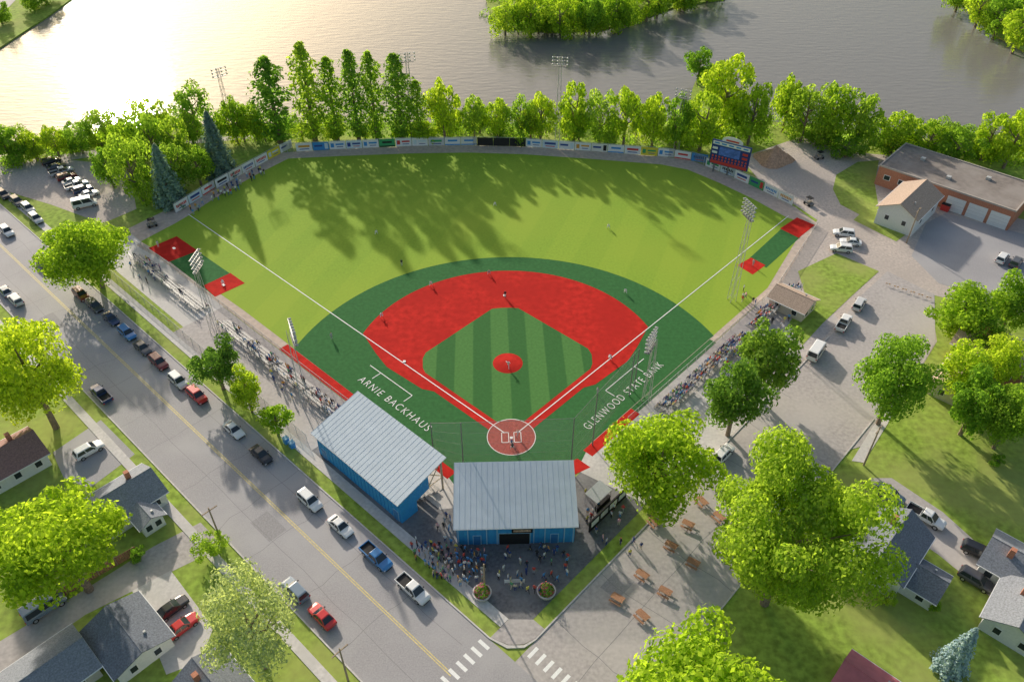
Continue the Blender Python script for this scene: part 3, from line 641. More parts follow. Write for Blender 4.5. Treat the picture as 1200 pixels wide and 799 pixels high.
# ---------------------------------------------------------------- vehicles
def carpaint(k,c): return mat('car_paint_'+k,c,.28,.02,1,coat=.6,spec=.5)
CP={k:carpaint(k.replace(' ','_'),v) for k,v in{'white':(.75,.75,.74),'black':(.010,.010,.012),'dark grey':(.04,.04,.045),'silver':(.42,.43,.44),'red':(.40,.012,.012),'maroon':(.10,.011,.011),'blue':(.02,.11,.34),'dark blue':(.013,.025,.068),'grey blue':(.09,.125,.17),'tan':(.36,.3,.22)}.items()}
def inset(q,f,off):
    c=sum(q,Vector())/4; n=(q[1]-q[0]).cross(q[3]-q[0]).normalized(); 
    r=[p.lerp(c,f) for p in q]
    return [p+n*off for p in r]
def make_car(kind):
    t=thing({'pickup':'pickup_truck','suv':'car','sedan':'car','van':'van'}[kind],'x','car')
    if kind=='sedan':
        S=[(-2.3,.42,.74,.74),(-2.22,.30,.90,.84),(-1.7,.24,.97,.89),(-.6,.22,.98,.9),(.9,.22,.95,.9),(1.75,.25,.84,.87),(2.2,.3,.70,.79),(2.3,.38,.6,.72)]
        cb=(-1.72,1.0,.96,.82); tp=(-.98,.25,1.43,.62); wx=1.38;wr=.33
    elif kind=='suv':
        S=[(-2.32,.5,.95,.82),(-2.25,.36,1.08,.9),(-1.5,.3,1.08,.93),(0,.28,1.07,.93),(1.05,.28,1.07,.93),(1.9,.32,.97,.9),(2.25,.36,.82,.84),(2.35,.45,.7,.76)]
        cb=(-2.22,1.12,1.07,.86); tp=(-1.95,.42,1.7,.70); wx=1.42;wr=.37
    elif kind=='van':
        S=[(-2.8,.5,1.2,.95),(-2.75,.4,1.3,1.0),(0,.35,1.3,1.0),(1.9,.35,1.25,1.0),(2.5,.4,1.0,.95),(2.6,.5,.8,.85)]
        cb=(-2.78,2.0,1.28,.98); tp=(-2.7,1.4,2.4,.9); wx=1.75;wr=.4
    else:
        S=[(-2.85,.5,.80,.88),(-2.8,.42,.84,.93),(-.75,.40,.84,.95),(-.7,.40,1.10,.95),(1.45,.40,1.12,.95),(2.4,.44,1.04,.92),(2.7,.5,.92,.88),(2.8,.55,.8,.82)]
        cb=(-.72,1.5,1.10,.88); tp=(-.55,.75,1.80,.70); wx=1.75;wr=.42
    m=MB(); vs=[]
    for x,zb,zt,w in S:
        h=[(w*.86,zb),(w,zb+.14),(w,zt-.16),(w*.93,zt-.04),(w*.7,zt+.012)]
        vs+=[(x,y,z) for y,z in h]+[(x,-y,z) for y,z in h[::-1]]
    fs=[]; n=10
    for i in range(len(S)-1):
        for j in range(n): fs.append((i*n+j,(i+1)*n+j,(i+1)*n+(j+1)%n,i*n+(j+1)%n))
    fs+=[tuple(range(n)),tuple((len(S)-1)*n+j for j in range(n-1,-1,-1))]
    m.add(vs,fs)
    B=[Vector((cb[0],-cb[3],cb[2])),Vector((cb[1],-cb[3],cb[2])),Vector((cb[1],cb[3],cb[2])),Vector((cb[0],cb[3],cb[2]))]
    T=[Vector((tp[0],-tp[3],tp[2])),Vector((tp[1],-tp[3],tp[2])),Vector((tp[1],tp[3],tp[2])),Vector((tp[0],tp[3],tp[2]))]
    rc=[p.lerp(sum(T,Vector())/4,.16)+Vector((0,0,.05)) for p in T]
    m.add(B+T+rc,[(0,1,5,4),(1,2,6,5),(2,3,7,6),(3,0,4,7),(4,5,9,8),(5,6,10,9),(6,7,11,10),(7,4,8,11),(8,9,10,11)])
    if kind=='pickup':
        for s in(-1,1): m.box((-1.78,s*.89,.99),(2.1,.1,.32))
        m.box((-2.78,0,.97),(.08,1.7,.34))
    body=m.build('body',CP['white'],t)
    if kind=='pickup': MB().box((-1.78,0,.865),(1.9,1.62,.02)).build('truck_bed',BLACK,t)
    MB().poly(inset([B[1],B[2],T[2],T[1]],.07,.012)).build('windscreen',GLASS,t)
    MB().poly(inset([B[3],B[0],T[0],T[3]],.13,.012)).build('rear_window',GLASS,t)
    for q in([B[0],B[1],T[1],T[0]],[B[2],B[3],T[3],T[2]]):
        k=MB()
        g=inset(q,.13,.012)
        for a_,b_ in((0,.47),(.52,1)):
            k.poly([g[0].lerp(g[1],a_),g[0].lerp(g[1],b_),g[3].lerp(g[2],b_),g[3].lerp(g[2],a_)])
        k.build('side_window',GLASS,t)
    xf=S[-2][0]; xr=S[1][0]; wf=S[-2][3]; zf=S[-2][2]-.17; zr=S[1][2]-.2
    for s in(-1,1):
        for x in(wx,-wx):
            w=MB().tube((x,s*(S[3][3]-.2),wr),(x,s*(S[3][3]+.015),wr),wr,n=14).build('wheel',TYRE,t)
            MB().tube((x,s*(S[3][3]+.016),wr),(x,s*(S[3][3]+.03),wr),wr*.6,n=10).build('rim',RIM,w)
        MB().box((xf+.03,s*(wf-.17),zf),(.14,.3,.14)).build('headlight',HEADL,t)
        MB().box((xr-.04,s*(S[1][3]-.13),zr),(.12,.22,.2)).build('tail_light',TAILL,t)
        MB().box((cb[1]-.45,s*(S[3][3]+.07),cb[2]+.05),(.14,.18,.13)).build('door_mirror',BLACK,t)
    MB().box((xf+.06,0,.42),(.1,1.1,.2)).build('grille',BLACK,t)
    return t
CARS={}
def car(kind,u,v,ang,color,lab,group):
    p=G(u,v,.7); p.z=.03
    if kind not in CARS: CARS[kind]=make_car(kind); o=CARS[kind]; o.location=p; o.rotation_euler=(0,0,ang); o['label']=lab; o['group']=group
    else: o=dup(CARS[kind],p,ang,lab,group)
    o['category']={'pickup':'pickup truck','van':'van'}.get(kind,'car')
    for c in o.children:
        if c.name.split('.')[0]=='body':
            c.material_slots[0].link='OBJECT'; c.material_slots[0].material=CP[color]
    return o
KG='cars parked along the ballpark kerb'
kl=[('suv',95,345,'maroon'),('suv',111,358,'dark grey'),('sedan',130,373,'dark blue'),('suv',149,390,'blue'),('sedan',167,407,'dark grey'),('suv',186,424,'maroon'),('suv',209,446,'silver'),('suv',231,463,'red'),('sedan',274,503,'white'),('sedan',306,532,'black'),('suv',363,586,'white'),('sedan',399,616,'white'),('pickup',441,652,'blue'),('pickup',484,690,'white')]
for i,(k,u,v,c) in enumerate(kl):
    car(k,u,v,AL+math.pi,c,'%s %s parked at the ballpark kerb, %s of fourteen from the far end'%(c,{'suv':'tall car','sedan':'low car','pickup':'pickup truck'}[k],ordn(i+1)),KG)
OG='cars parked on the house side of the street'
car('pickup',118,461,AL,'dark blue','dark blue pickup truck on the house side of the street, by yellow tree',OG)
car('suv',104,527,AR,'white','white tall car parked in the dark driveway left of street',OG)
car('suv',346,691,AL,'grey blue','grey blue tall car parked at the house kerb above red car',OG); car('sedan',377,721,AL,'red','red low car parked at the house kerb below grey blue car',OG)
FE='cars at the far end of the street'
car('suv',50,307,AL+math.pi,'dark grey','dark grey tall car at top left end of street, alone by kerb',FE); car('suv',18,351,AL,'silver','silver tall car on the far left of the street, house side',FE); car('sedan',6,341,AL,'grey blue','grey blue low car at the left picture edge, house side',FE)
for i,(u,v,c) in enumerate([(8,271,'white'),(20,236,'dark grey'),(33,244,'silver'),(42,256,'silver'),(4,228,'black')]): car('suv',u,v,AL+math.pi,c,'%s tall car at the upper left street edge, %s of five from left'%(c,ordn([2,3,4,5,1][i])),FE)
lot=[(60,189,'black'),(66,195,'dark grey'),(72,201,'silver'),(78,207,'maroon'),(84,212,'silver'),(90,217,'white'),(97,222,'dark blue'),(104,227,'white')]
for i,(u,v,c) in enumerate(lot): car(['suv','sedan','pickup'][i%3],u,v,AR+R(-8),c,'%s vehicle in the riverside parking row, %s from the top'%(c,ordn(i+1)),'vehicles in the riverside parking row')
car('van',100,239,AR+R(-20),'white','white van below the riverside parking row','vehicles in the riverside parking row')
YG='cars parked in the gravel yard'
for k,u,v,a,c,l in[('suv',989,273,R(165),'white','white tall car in gravel yard, uppermost of three whites'),('sedan',997,283,R(165),'white','white low car in gravel yard, middle of three whites'),('suv',986,291,R(168),'white','white tall car in gravel yard, lowest of three whites'),
    ('suv',1007,356,AR+R(8),'silver','silver tall car parked by the grass island near brown hut'),('pickup',989,378,AR+R(8),'white','white pickup truck parked below the silver car by grass island'),
    ('suv',1175,302,AR,'white','white tall car in the garage lot, left of two'),('suv',1191,307,AR,'dark grey','dark grey tall car in the garage lot, right of two'),
    ('van',957,412,AR+R(6),'white','white van parked on the side street above dark tree'),('suv',848,531,AR,'white','white car half hidden between trees on side street')]: car(k,u,v,a,c,l,YG)
RG='cars parked by the houses on the right'
for k,u,v,a,c,l in[('suv',1042,579,AL+math.pi,'grey blue','grey blue tall car at top of driveway by grey-roofed house'),('pickup',1085,605,AL+math.pi,'white','white pickup truck in driveway right of grey-roofed house'),('suv',1147,646,AL+math.pi+R(8),'black','black tall car in right driveway, upper of two'),('suv',1144,679,AL+math.pi,'dark grey','dark grey tall car in right driveway, lower of two'),('sedan',1107,456,AL,'dark grey','dark grey low car under trees by the brick house')]: car(k,u,v,a,c,l,RG)
LG='cars in the left house driveways'
car('sedan',201,712,AR,'black','black low car on the concrete driveway above red car',LG); car('sedan',213,733,AR,'red','red low car on the concrete driveway below black car',LG); car('van',53,711,AR,'grey blue','grey blue van parked on the alley at lower left',LG)
def cart(u,v,ang,lab):
    p=G(u,v,.5); t=thing('utility_cart',lab,'cart',(p.x,p.y,.03),ang,'small utility carts')
    MB().box((0,0,.55),(2.2,1.2,.35)).build('body',DSTEEL,t); MB().box((.1,0,1.85),(1.5,1.25,.07)).build('canopy',BLACK,t)
    MB().box((-.1,0,.9),(.5,1.1,.4)).build('seat',mat('cart_seat',(.25,.2,.15),.7,.1,4),t)
    for x in(-.7,.8):
        for s in(-1,1):
            MB().tube((x,s*.45,.3),(x,s*.68,.3),.3,n=10).build('wheel',TYRE,t); MB().tube((x,s*.55,.7),(x*.85,s*.55,1.83),.03).build('canopy_post',DSTEEL,t)
cart(960,184,R(20),'dark utility cart near the dirt pile behind the fence'); cart(948,238,R(120),'dark utility cart at the right-field fence end'); cart(178,263,R(30),'dark utility cart on the dirt lane by left-field fence')
pile=MB()
vs=[];fs=[]
for i in range(9):
    for j in range(16):
        t=2*math.pi*j/16; r=i/8*4.2*(1+.18*math.sin(3*t+1)); z=3.9*max(0,1-i/8)*(1+.12*math.sin(2*t))+.2*rnd.uniform(-1,1)*(0<i<8)
        vs.append((r*math.cos(t)*1.2,r*math.sin(t),max(0,z)))
for i in range(8):
    for j in range(16): fs.append((i*16+j,(i+1)*16+j,(i+1)*16+(j+1)%16,i*16+(j+1)%16))
pile.add(vs,fs); o=pile.build('dirt_pile',mat('brown_dirt',(.33,.17,.10),.95,.3,2),smooth=True); o.location=G(906,188); tag(o,'heap of brown dirt behind the right-field fence','dirt pile')
# ---------------------------------------------------------------- buildings
def house(name,lab,u,v,zr,L,W,hw,hr,axis,roof,wall,nwin=3,chim=True,cat='house',door=True,group=None,rot=0):
    p=G(u,v,zr); t=thing(name,lab,cat,(p.x,p.y,0),(AL if axis=='a' else AR)+rot,group)
    m=MB(); l,w=L/2,W/2
    pr=[(-w,0),(w,0),(w,hw),(0,hw+hr),(-w,hw)]
    vs=[(-l,y,z) for y,z in pr]+[(l,y,z) for y,z in pr]
    m.add(vs,[(4,3,2,1,0),(5,6,7,8,9),(0,1,6,5),(1,2,7,6),(4,0,5,9),(2,3,8,7),(3,4,9,8)]); m.build('wall',wall,t)
    m=MB(); ov=.5; k=hr/w
    for s in(-1,1):
        c=[Vector((-l-ov,0,hw+hr+.14)),Vector((l+ov,0,hw+hr+.14)),Vector((l+ov,s*(w+ov),hw-ov*k+.14)),Vector((-l-ov,s*(w+ov),hw-ov*k+.14))]
        roofslab(m,c,.12)
    m.tube((-l-ov,0,hw+hr+.13),(l+ov,0,hw+hr+.13),.07,n=5)
    ro=m.build('roof',roof,t)
    m=MB()
    for s in(-1,1): m.box((0,s*(w+ov+.05),hw-ov*k+.06),(L+2*ov,.09,.14))
    m.build('gutter',BM['white'],t)
    if chim: MB().box((l*.4,w*.3,hw+hr+.2),(.7,.7,1.6)).build('chimney',BRICK,ro)
    MB().box((-l*.5,-w*.45,hw+hr*.62+.2),(.3,.3,.5)).build('roof_vent',STEEL,ro)
    def win(c,dx,n):
        a=MB().box(c,(dx if n==1 else .1,.1 if n==1 else dx,1.3)).build('window',BM['white'],t)
        MB().box((c[0]+(0 if n==1 else math.copysign(.04,c[0])),c[1]+(math.copysign(.04,c[1]) if n==1 else 0),c[2]),(dx-.24 if n==1 else .06,.06 if n==1 else dx-.24,1.06)).build('pane',GLASS,a)
    for s in(-1,1):
        for i in range(nwin): win((-l+L*(i+.5)/nwin,s*(w+.03),hw*.55),1.2,1)
        for y in(-w*.45,w*.45): win((s*(l+.03),y,hw*.55),1.1,0)
    if door:
        f=MB().box((l+.04,0,1.1),(.1,1.15,2.2)).build('door',BM['white'] if wall!=SIDING else SH_M,t); MB().box((l+.1,.38,1.05),(.06,.06,.16)).build('door_handle',STEEL,f)
    return t
house('house','white house with maroon roof at left edge beside dark driveway',2,530,4,9.5,7.5,2.9,2.0,'b',SH_M,SIDING)
house('house','white house with dark grey roof above the alley, left of street',142,574,4.2,9.0,7.2,2.9,2.0,'b',SH_G,SIDING)
house('porch','small white front porch with grey roof on the left house',170,600,3.0,3.2,3.2,2.5,.9,'a',SH_G,SIDING,1,False,'porch',True)
house('garage','wide garage with dark grey roof beside the concrete driveway',146,738,3.4,8.6,7.2,2.5,1.2,'a',SH_D,SIDING,2,False,'garage')
house('house','grey-roofed house at bottom left corner of the picture',50,784,3.4,9.5,7.5,2.5,1.5,'b',SH_G,TAN,2,False,'house')
house('house','grey-roofed house at bottom edge under pale tree',248,800,3.6,7.5,6.5,2.6,1.6,'a',SH_D,SIDING,2,True)
house('house','large white house with dark gable roof right of big tree',1046,632,5.2,10,7.4,4.2,2.4,'b',SH_D,SIDING,4)
house('house_wing','lower grey-roofed wing in front of the large white house',1078,668,3.4,6.5,5,2.6,1.5,'a',SH_D,SIDING,2,False,'house wing')
house('house','grey-roofed white house at right edge below parked cars',1200,655,4,8,7,2.9,1.9,'a',SH_G,SIDING)
house('house','white house with grey roof at right edge, lower of two',1204,712,4,8,7,2.9,1.9,'b',SH_G,SIDING)
house('shed','pinkish red-roofed building at bottom edge of picture',1022,798,3.6,6.4,5.2,2.6,1.4,'a',SH_R,SIDING,2,False,'shed')
house('house','brick house with brown roof among trees at the right',1172,398,5.5,12,9,4.2,2.4,'a',SH_B,BRICK,3)
house('house','tan house with brown roof under trees at the right',1130,440,3.5,9,7,3,1.8,'b',SH_B,TAN,3)
house('concession_hut','brown-roofed concession hut behind the right-field bleachers',931,346,3.2,7.2,5.4,2.5,1.3,'a',SH_B,TAN,2,False,'hut')
house('storage_building','white building with brown gable roof beside the brick garage',1068,233,5.0,14,8.5,4.6,2.2,'b',SH_B,SIDING,2,False,'storage building')
c4=[G(1064,168,5),G(1210,216,5),G(1196,252,5),G(1030,193,5)]
bc=sum(c4,Vector())/4
ga=thing('brick_garage','long red brick garage with flat brown-grey roof and white doors','garage building',(bc.x,bc.y,0),AL+math.pi)
L,W=31,15.5
MB().box((0,0,2.4),(L,W,4.8)).build('wall',BRICK,ga)
MB().box((0,0,4.9),(L-.3,W-.3,.22)).build('roof',FLATR,ga)
m=MB()
for s in(-1,1): m.box((0,s*(W/2-.05),5.05),(L+.3,.3,.4)); m.box((s*(L/2-.02),0,5.05),(.3,W-.4,.4))
m.build('parapet',mat('parapet_coping',(.30,.25,.21),.8,.1,3),ga)
for x in(3.4,8.2,13.0):
    f=MB().box((x,-W/2-.03,1.75),(4.1,.12,3.5)).build('garage_door',WHITE,ga)
    k=MB()
    for z in(.9,1.7,2.5): k.box((x,-W/2-.1,z),(3.9,.03,.05))
    k.build('door_seam',mat('door_seam',(.45,.45,.45),.6,.05,3),f)
for x in(-13,-9.5,-6): 
    f=MB().box((x,-W/2-.03,2.6),(1.6,.12,1.3)).build('window',BM['white'],ga); MB().box((x,-W/2-.08,2.6),(1.36,.06,1.06)).build('pane',GLASS,f)
for y in(-4,0,4):
    f=MB().box((-L/2-.03,y,2.6),(.12,1.5,1.3)).build('window',BM['white'],ga); MB().box((-L/2-.08,y,2.6),(.06,1.26,1.06)).build('pane',GLASS,f)
for x,y in((-9,2),(-1,-3),(6,3)): MB().box((x,y,5.3),(1.0,1.0,.7)).build('roof_vent',STEEL,ga)
p=G(700,588); cn=thing('canopy','pale flat concession canopy with black counter beside home-plate stand','canopy',(p.x,p.y,0),AR)
m=MB(); m.add([(-1.8,-1.2,2.3),(1.8,-1.2,2.3),(1.8,1.2,2.6),(-1.8,1.2,2.6),(-1.8,-1.2,2.38),(1.8,-1.2,2.38),(1.8,1.2,2.68),(-1.8,1.2,2.68)],[(3,2,1,0),(4,5,6,7),(0,1,5,4),(1,2,6,5),(2,3,7,6),(3,0,4,7)]); m.build('cover',mat('canopy_cloth',(.30,.31,.33),.8,.08,3),cn)
for x in(-1.7,1.7):
    for y in(-1.1,1.1): MB().tube((x,y,0),(x,y,2.3 if y<0 else 2.58),.04).build('pole',STEEL,cn)
MB().box((0,-1.0,.55),(3.2,.5,1.1)).build('counter',BLACK,cn)
sg=thing('sponsor_wall','dark sign wall with pale panels along the plaza right of stand','sign wall',G(712,602),AR)
MB().box((0,0,1.2),(9,.2,2.4)).build('board',BLACK,sg)
for i in range(4): MB().box((-3.3+i*2.2,-.12,1.4),(1.7,.05,1.1)).build('panel',[BM['white'],BM['grey'],BM['white'],BM['pale blue']][i],sg)
wb=thing('entrance_banner','low white banner on a frame between the two entrance planters','banner',G(603,684),R(2))
MB().box((0,0,.75),(2.8,.04,.75)).build('sheet',BM['white'],wb)
for x in(-1.42,1.42): MB().tube((x,0,0),(x,0,1.2),.035).build('post',STEEL,wb)
def make_table():
    t=thing('picnic_table','x','picnic table')
    m=MB()
    for i in range(5): m.box((0,-.32+i*.16,.75),(1.9,.145,.045))
    m.build('tabletop',PWOOD,t)
    for s in(-1,1):
        m=MB()
        for k in(.62,.78): m.box((0,s*k,.44),(1.9,.14,.045))
        m.build('bench',PWOOD,t)
        m=MB()
        for q in(-1,1): m.tube((s*.7,q*.2,.72),(s*.7,q*.62,.0),.045,n=4)
        m.tube((s*.7,-.8,.40),(s*.7,.8,.40),.045,n=4); m.build('leg_frame',PWOOD,t)
    return t
pt=None; tl=sorted([(723,702),(752,722),(752,674),(779,694),(786,640),(812,660),(842,606),(822,588),(806,615),(766,612)])
for i,(u,v) in enumerate(tl):
    p=G(u,v,.4); p.z=.03; lab='brown wooden picnic table on the side street, %s of ten from the left'%ordn(i+1); rz=AL+rnd.uniform(-.3,.3)
    if not pt: pt=make_table(); pt.location=p; pt.rotation_euler=(0,0,rz); pt['label']=lab; pt['group']='picnic tables on the side street'; pt.scale=(.95,.95,1)
    else: dup(pt,p,rz,lab,'picnic tables on the side street')
# ---------------------------------------------------------------- trees
LM={'yellow':leafmat('leaves_yellow_green',(.375,.49,.045),.55),'mid':leafmat('leaves_mid_green',(.275,.41,.05),.55),'dark':leafmat('leaves_dark_green',(.165,.29,.05)),'spruce':leafmat('spruce_needles',(.21,.31,.25),.3),'silver':leafmat('silver_blue_needles',(.34,.46,.5),.3),'grey':leafmat('leaves_grey_green',(.38,.45,.24)),'poplar':leafmat('poplar_leaves',(.235,.37,.055),.55)}
def crown_mesh(kind,h,r,n,leaf,seed):
    q=random.Random(seed); vs=[];fs=[]
    c,zc=(.43*h,.57*h) if kind=='round' else (.5*h,.48*h)
    if kind in('round','bushy'):
        lobes=[]; nl=(34 if r<10 else 60) if kind=='round' else 22; ph=q.uniform(0,6)
        for i in range(nl):
            if q.random()<.15: continue
            z=1-2*(i+.5)/nl; t=i*2.39996+q.uniform(-.5,.5); k=math.sqrt(1-z*z); f=q.uniform(.42,.84)*(1+.13*math.sin(2*t+ph)+.08*math.sin(5*t+ph*2)+.06*math.sin(4*z+ph))
            lobes.append((Vector((k*math.cos(t)*f*r,k*math.sin(t)*f*r,zc+z*f*c)),q.uniform(.13,.38)*(1 if r<10 else .8)))
        wts=[l[1]**1.6 for l in lobes]
    for i in range(n):
        if kind in('round','bushy'):
            lc,lr=q.choices(lobes,wts)[0]; d=Vector((q.gauss(0,1),q.gauss(0,1),q.gauss(0,1))).normalized()
            if d.z<-.3 and q.random()<.5: d.z=-d.z
            rr=lr*(q.uniform(.4,1.2) if q.random()<.5 else q.uniform(.85,1.12)); p=lc+Vector((d.x*r*rr,d.y*r*rr,d.z*c*rr)); nn=d
        elif kind=='poplar':
            t=q.random(); z=.06*h+t*.94*h; a=q.uniform(0,6.28); w=r*(math.sin(math.pi*min(1,(t*.88+.1)))**.6)*(.8+.3*math.sin(z*1.1+a*2+seed)+.2*math.sin(z*2.7+a*3)); rr=w*math.sqrt(q.uniform(.15,1)); p=Vector((rr*math.cos(a),rr*math.sin(a),z)); nn=Vector((math.cos(a),math.sin(a),.5)).normalized()
        else:
            t=q.random()**1.6; z=.05*h+t*.95*h; lay=(z*1.25)%1; w=r*(1-t)**.8*(.72+.35*(1-lay))+.12; a=q.uniform(0,6.28); rr=w*q.uniform(.55,1)*(.85+.2*math.sin(a*7+int(z*1.25))); p=Vector((rr*math.cos(a),rr*math.sin(a),z-rr*.15)); nn=Vector((math.cos(a),math.sin(a),.6)).normalized()
        if p.z<.2: p.z=.2+q.random()*.5
        nn=(nn+Vector((q.uniform(-1,1),q.uniform(-1,1),q.uniform(-.6,1)))*.8).normalized()
        a=nn.orthogonal().normalized(); b=nn.cross(a); t=q.uniform(0,6.28); a,b=a*math.cos(t)+b*math.sin(t),b*math.cos(t)-a*math.sin(t)
        s=leaf*q.uniform(.5,1.35); k=len(vs)
        vs+=[p-a*s,p-b*s*.6+nn*s*.15,p+a*s,p+b*s*.6-nn*s*.1]; fs.append((k,k+1,k+2,k+3))
    me=bpy.data.meshes.new('crown'); me.from_pydata([tuple(v) for v in vs],[],fs); me.update(); return me
def trunk_mesh(kind,h,r,seed):
    q=random.Random(seed); m=MB(); rt=h*.028
    if kind in('round','bushy'):
        top=Vector((q.uniform(-.3,.3),q.uniform(-.3,.3),.45*h)); m.tube((0,0,-.1),top,rt*1.25,rt*.8,8); m.tube(top,top+Vector((q.uniform(-.5,.5),q.uniform(-.5,.5),.3*h)),rt*.8,rt*.25,7)
        for i in range(8):
            a=i*2.4; z=.28*h+.035*h*i; p=Vector((top.x*z/(.45*h),top.y*z/(.45*h),z)) if z<.45*h else top+Vector((0,0,z-.45*h))
            e=p+Vector((math.cos(a)*r*.55,math.sin(a)*r*.55,.2*h)); mid=p.lerp(e,.5)+Vector((0,0,-.02*h)); m.tube(p,mid,rt*.5,rt*.3,6); m.tube(mid,e,rt*.3,rt*.1,5)
            m.tube(mid,mid+Vector((math.cos(a+.9)*r*.3,math.sin(a+.9)*r*.3,.13*h)),rt*.22,rt*.07,5)
    else:
        m.tube((0,0,-.1),(0,0,h*.93),rt*.9,.04,7)
        for i in range(10):
            a=i*2.4; z=h*(.15+.07*i); m.tube((0,0,z),(math.cos(a)*r*.6*(1-i*.07),math.sin(a)*r*.6*(1-i*.07),z+(h*.05 if kind=='poplar' else -.2)),rt*.22,.02,4)
    return m.mesh('trunk',BARK)
PR={}
for key,(kind,h,r,n,leaf,seeds) in{'L':('round',14,7.5,13500,.26,(1,2,3,21,22)),'W':('round',14,7.5,9000,.22,(41,)),'X':('round',20,13,38000,.27,(31,)),'M':('round',10,4.6,6000,.24,(4,5,6)),'S':('round',6,2.6,2400,.2,(7,8)),'P':('poplar',20,3.2,2900,.34,(9,10,12,24)),'C':('cone',12,3.2,5200,.26,(13,14)),'B':('bushy',10,5.0,2800,.31,(15,16,17,18,19,20))}.items():
    PR[key]=[(h,r,crown_mesh(kind,h,r,n,leaf,s),trunk_mesh(kind,h,r,s)) for s in seeds]
CM={}
def tree(x0,x1,y0,y1,key,tint,lab,group=None,name='tree',cat='tree'):
    u,v=(x0+x1)/2,(y0+y1)/2; phi=TH+math.atan((v-399.5)/F); z=6.0
    for _ in range(4):
        p=G(u,v,z); D=p.y*ct+(H-z)*st; r=(x1-x0)/2*D/F; e=(y1-y0)/2*D/F*.98
        if key in'PC': hh=2*math.sqrt(max(e*e-(r*math.sin(phi)*.5)**2,(.6*r)**2))/math.cos(phi); z=hh*.5; h=hh
        elif key=='B': c=math.sqrt(max(e*e-(r*math.sin(phi))**2,(.55*r)**2))/math.cos(phi); h=2*c; z=c
        else: c=math.sqrt(max(e*e-(r*math.sin(phi))**2,(.55*r)**2))/math.cos(phi); c=min(c,1.2*r); h=2*c/.86; z=h-c
    ph,pr,cm,tm=rnd.choice(PR[key])
    k=(cm.name,tint)
    if k not in CM: CM[k]=cm.copy(); CM[k].materials.clear(); CM[k].materials.append(LM[tint])
    t=thing(name,lab,cat,(p.x,p.y,0),rnd.uniform(0,6.28),group); t.scale=(r/pr,r/pr,h/ph)
    link('trunk',tm,t); link('crown',CM[k],t)
FG=[(46,158,246,340,'L','yellow','broad yellow-green street tree at upper left beside parked cars'),(-34,92,362,504,'L','yellow','big yellow-green tree at left edge above the white house'),(-14,152,556,710,'L','yellow','big round yellow-green tree at left edge below the dark driveway'),(225,355,655,805,'W','grey','pale grey-green wispy tree at bottom left beside kerb cars'),
(222,283,396,458,'M','dark','dark green round street tree, farthest of three by the sidewalk'),(265,311,430,484,'M','yellow','yellow-green street tree, middle of three by the sidewalk'),(300,341,468,512,'S','yellow','small yellow-green street tree, nearest of three by sidewalk'),
(700,846,472,618,'L','yellow','bright yellow-green tree right of the home-plate stand'),(823,905,420,512,'M','dark','dark green tree behind the first-base bleachers, lower of two'),(858,941,368,470,'M','dark','dark green tree behind the first-base bleachers, upper of two'),
(814,1038,512,740,'X','mid','biggest broad green tree, spreading right of the picnic tables'),(712,922,742,925,'L','yellow','light yellow-green tree at bottom edge right of crosswalk'),
(1004,1098,388,502,'L','mid','airy green tree at corner of side street and lawn'),(1090,1180,328,402,'M','yellow','round tree right of the gravel yard by brick house'),(1096,1165,395,470,'M','yellow','yellow-green tree in front of the brick house'),(1108,1180,435,512,'M','mid','green tree at right, lower of those before the brick house'),(1150,1225,425,545,'L','mid','green tree cut by right edge above the lawn'),(1160,1218,322,388,'M','mid','green tree cut by right edge below the garage lot'),(1140,1205,392,460,'M','yellow','yellow-green tree over the brick house roof at right edge'),(1128,1186,370,425,'M','mid','green tree hiding the brick house roof, left of the edge'),
(1104,1150,736,786,'C','silver','small silvery blue spruce on the lawn at lower right')]
for a in FG: tree(*a)
BK=[(-20,30,142,196,'B','mid'),(18,52,148,190,'B','yellow'),(44,80,142,186,'B','yellow'),(72,108,140,182,'B','mid'),(98,140,122,172,'B','mid'),(128,168,132,185,'B','mid'),(150,200,112,170,'B','yellow'),(128,182,156,238,'B','mid'),(106,142,165,222,'B','mid'),(168,215,170,240,'C','spruce'),(200,246,94,158,'B','mid'),(185,230,132,198,'B','mid'),(228,274,132,206,'C','spruce'),(252,292,108,170,'B','yellow'),(280,312,114,165,'B','mid'),
(150,200,128,196,'B','mid'),(176,226,160,226,'B','poplar'),(206,252,165,220,'B','mid'),(118,166,138,205,'B','yellow'),
(294,344,70,168,'P','poplar'),(338,382,54,166,'P','mid'),(370,407,70,166,'P','mid'),(396,432,62,166,'P','poplar'),(419,454,64,167,'P','mid'),(444,488,66,166,'P','poplar'),(474,504,96,166,'P','mid'),
(493,546,86,168,'B','yellow'),(536,574,104,168,'B','mid'),(562,604,108,166,'B','yellow'),(595,628,112,168,'B','mid'),(612,656,102,168,'B','yellow'),(650,698,92,168,'B','yellow'),(684,726,104,172,'B','mid'),(710,758,94,172,'B','yellow'),(746,789,106,174,'B','yellow'),(776,816,102,178,'B','mid'),(794,856,104,180,'B','yellow'),(800,842,50,100,'B','mid'),(816,892,52,156,'B','yellow'),(856,912,92,172,'B','yellow'),(903,948,80,156,'B','yellow'),(922,972,92,168,'B','mid'),(952,1008,90,172,'B','yellow'),(982,1040,102,178,'B','mid'),(1028,1078,122,182,'B','yellow'),(1064,1118,134,188,'B','yellow'),(1098,1152,142,198,'B','mid'),(1136,1186,128,190,'B','yellow'),(1164,1220,120,200,'B','yellow')]
q=random.Random(8)
for k in range(24):
    u=503+k*30+q.uniform(-12,12); base=168 if u<760 else 168+(u-760)*.055; w=q.uniform(18,44); hh=q.uniform(22,54); base+=q.uniform(-14,4)
    if 828<u<925: continue
    BK.append((u-w/2,u+w/2,base-hh,base,'B',q.choice(['yellow','mid','yellow','poplar'])))
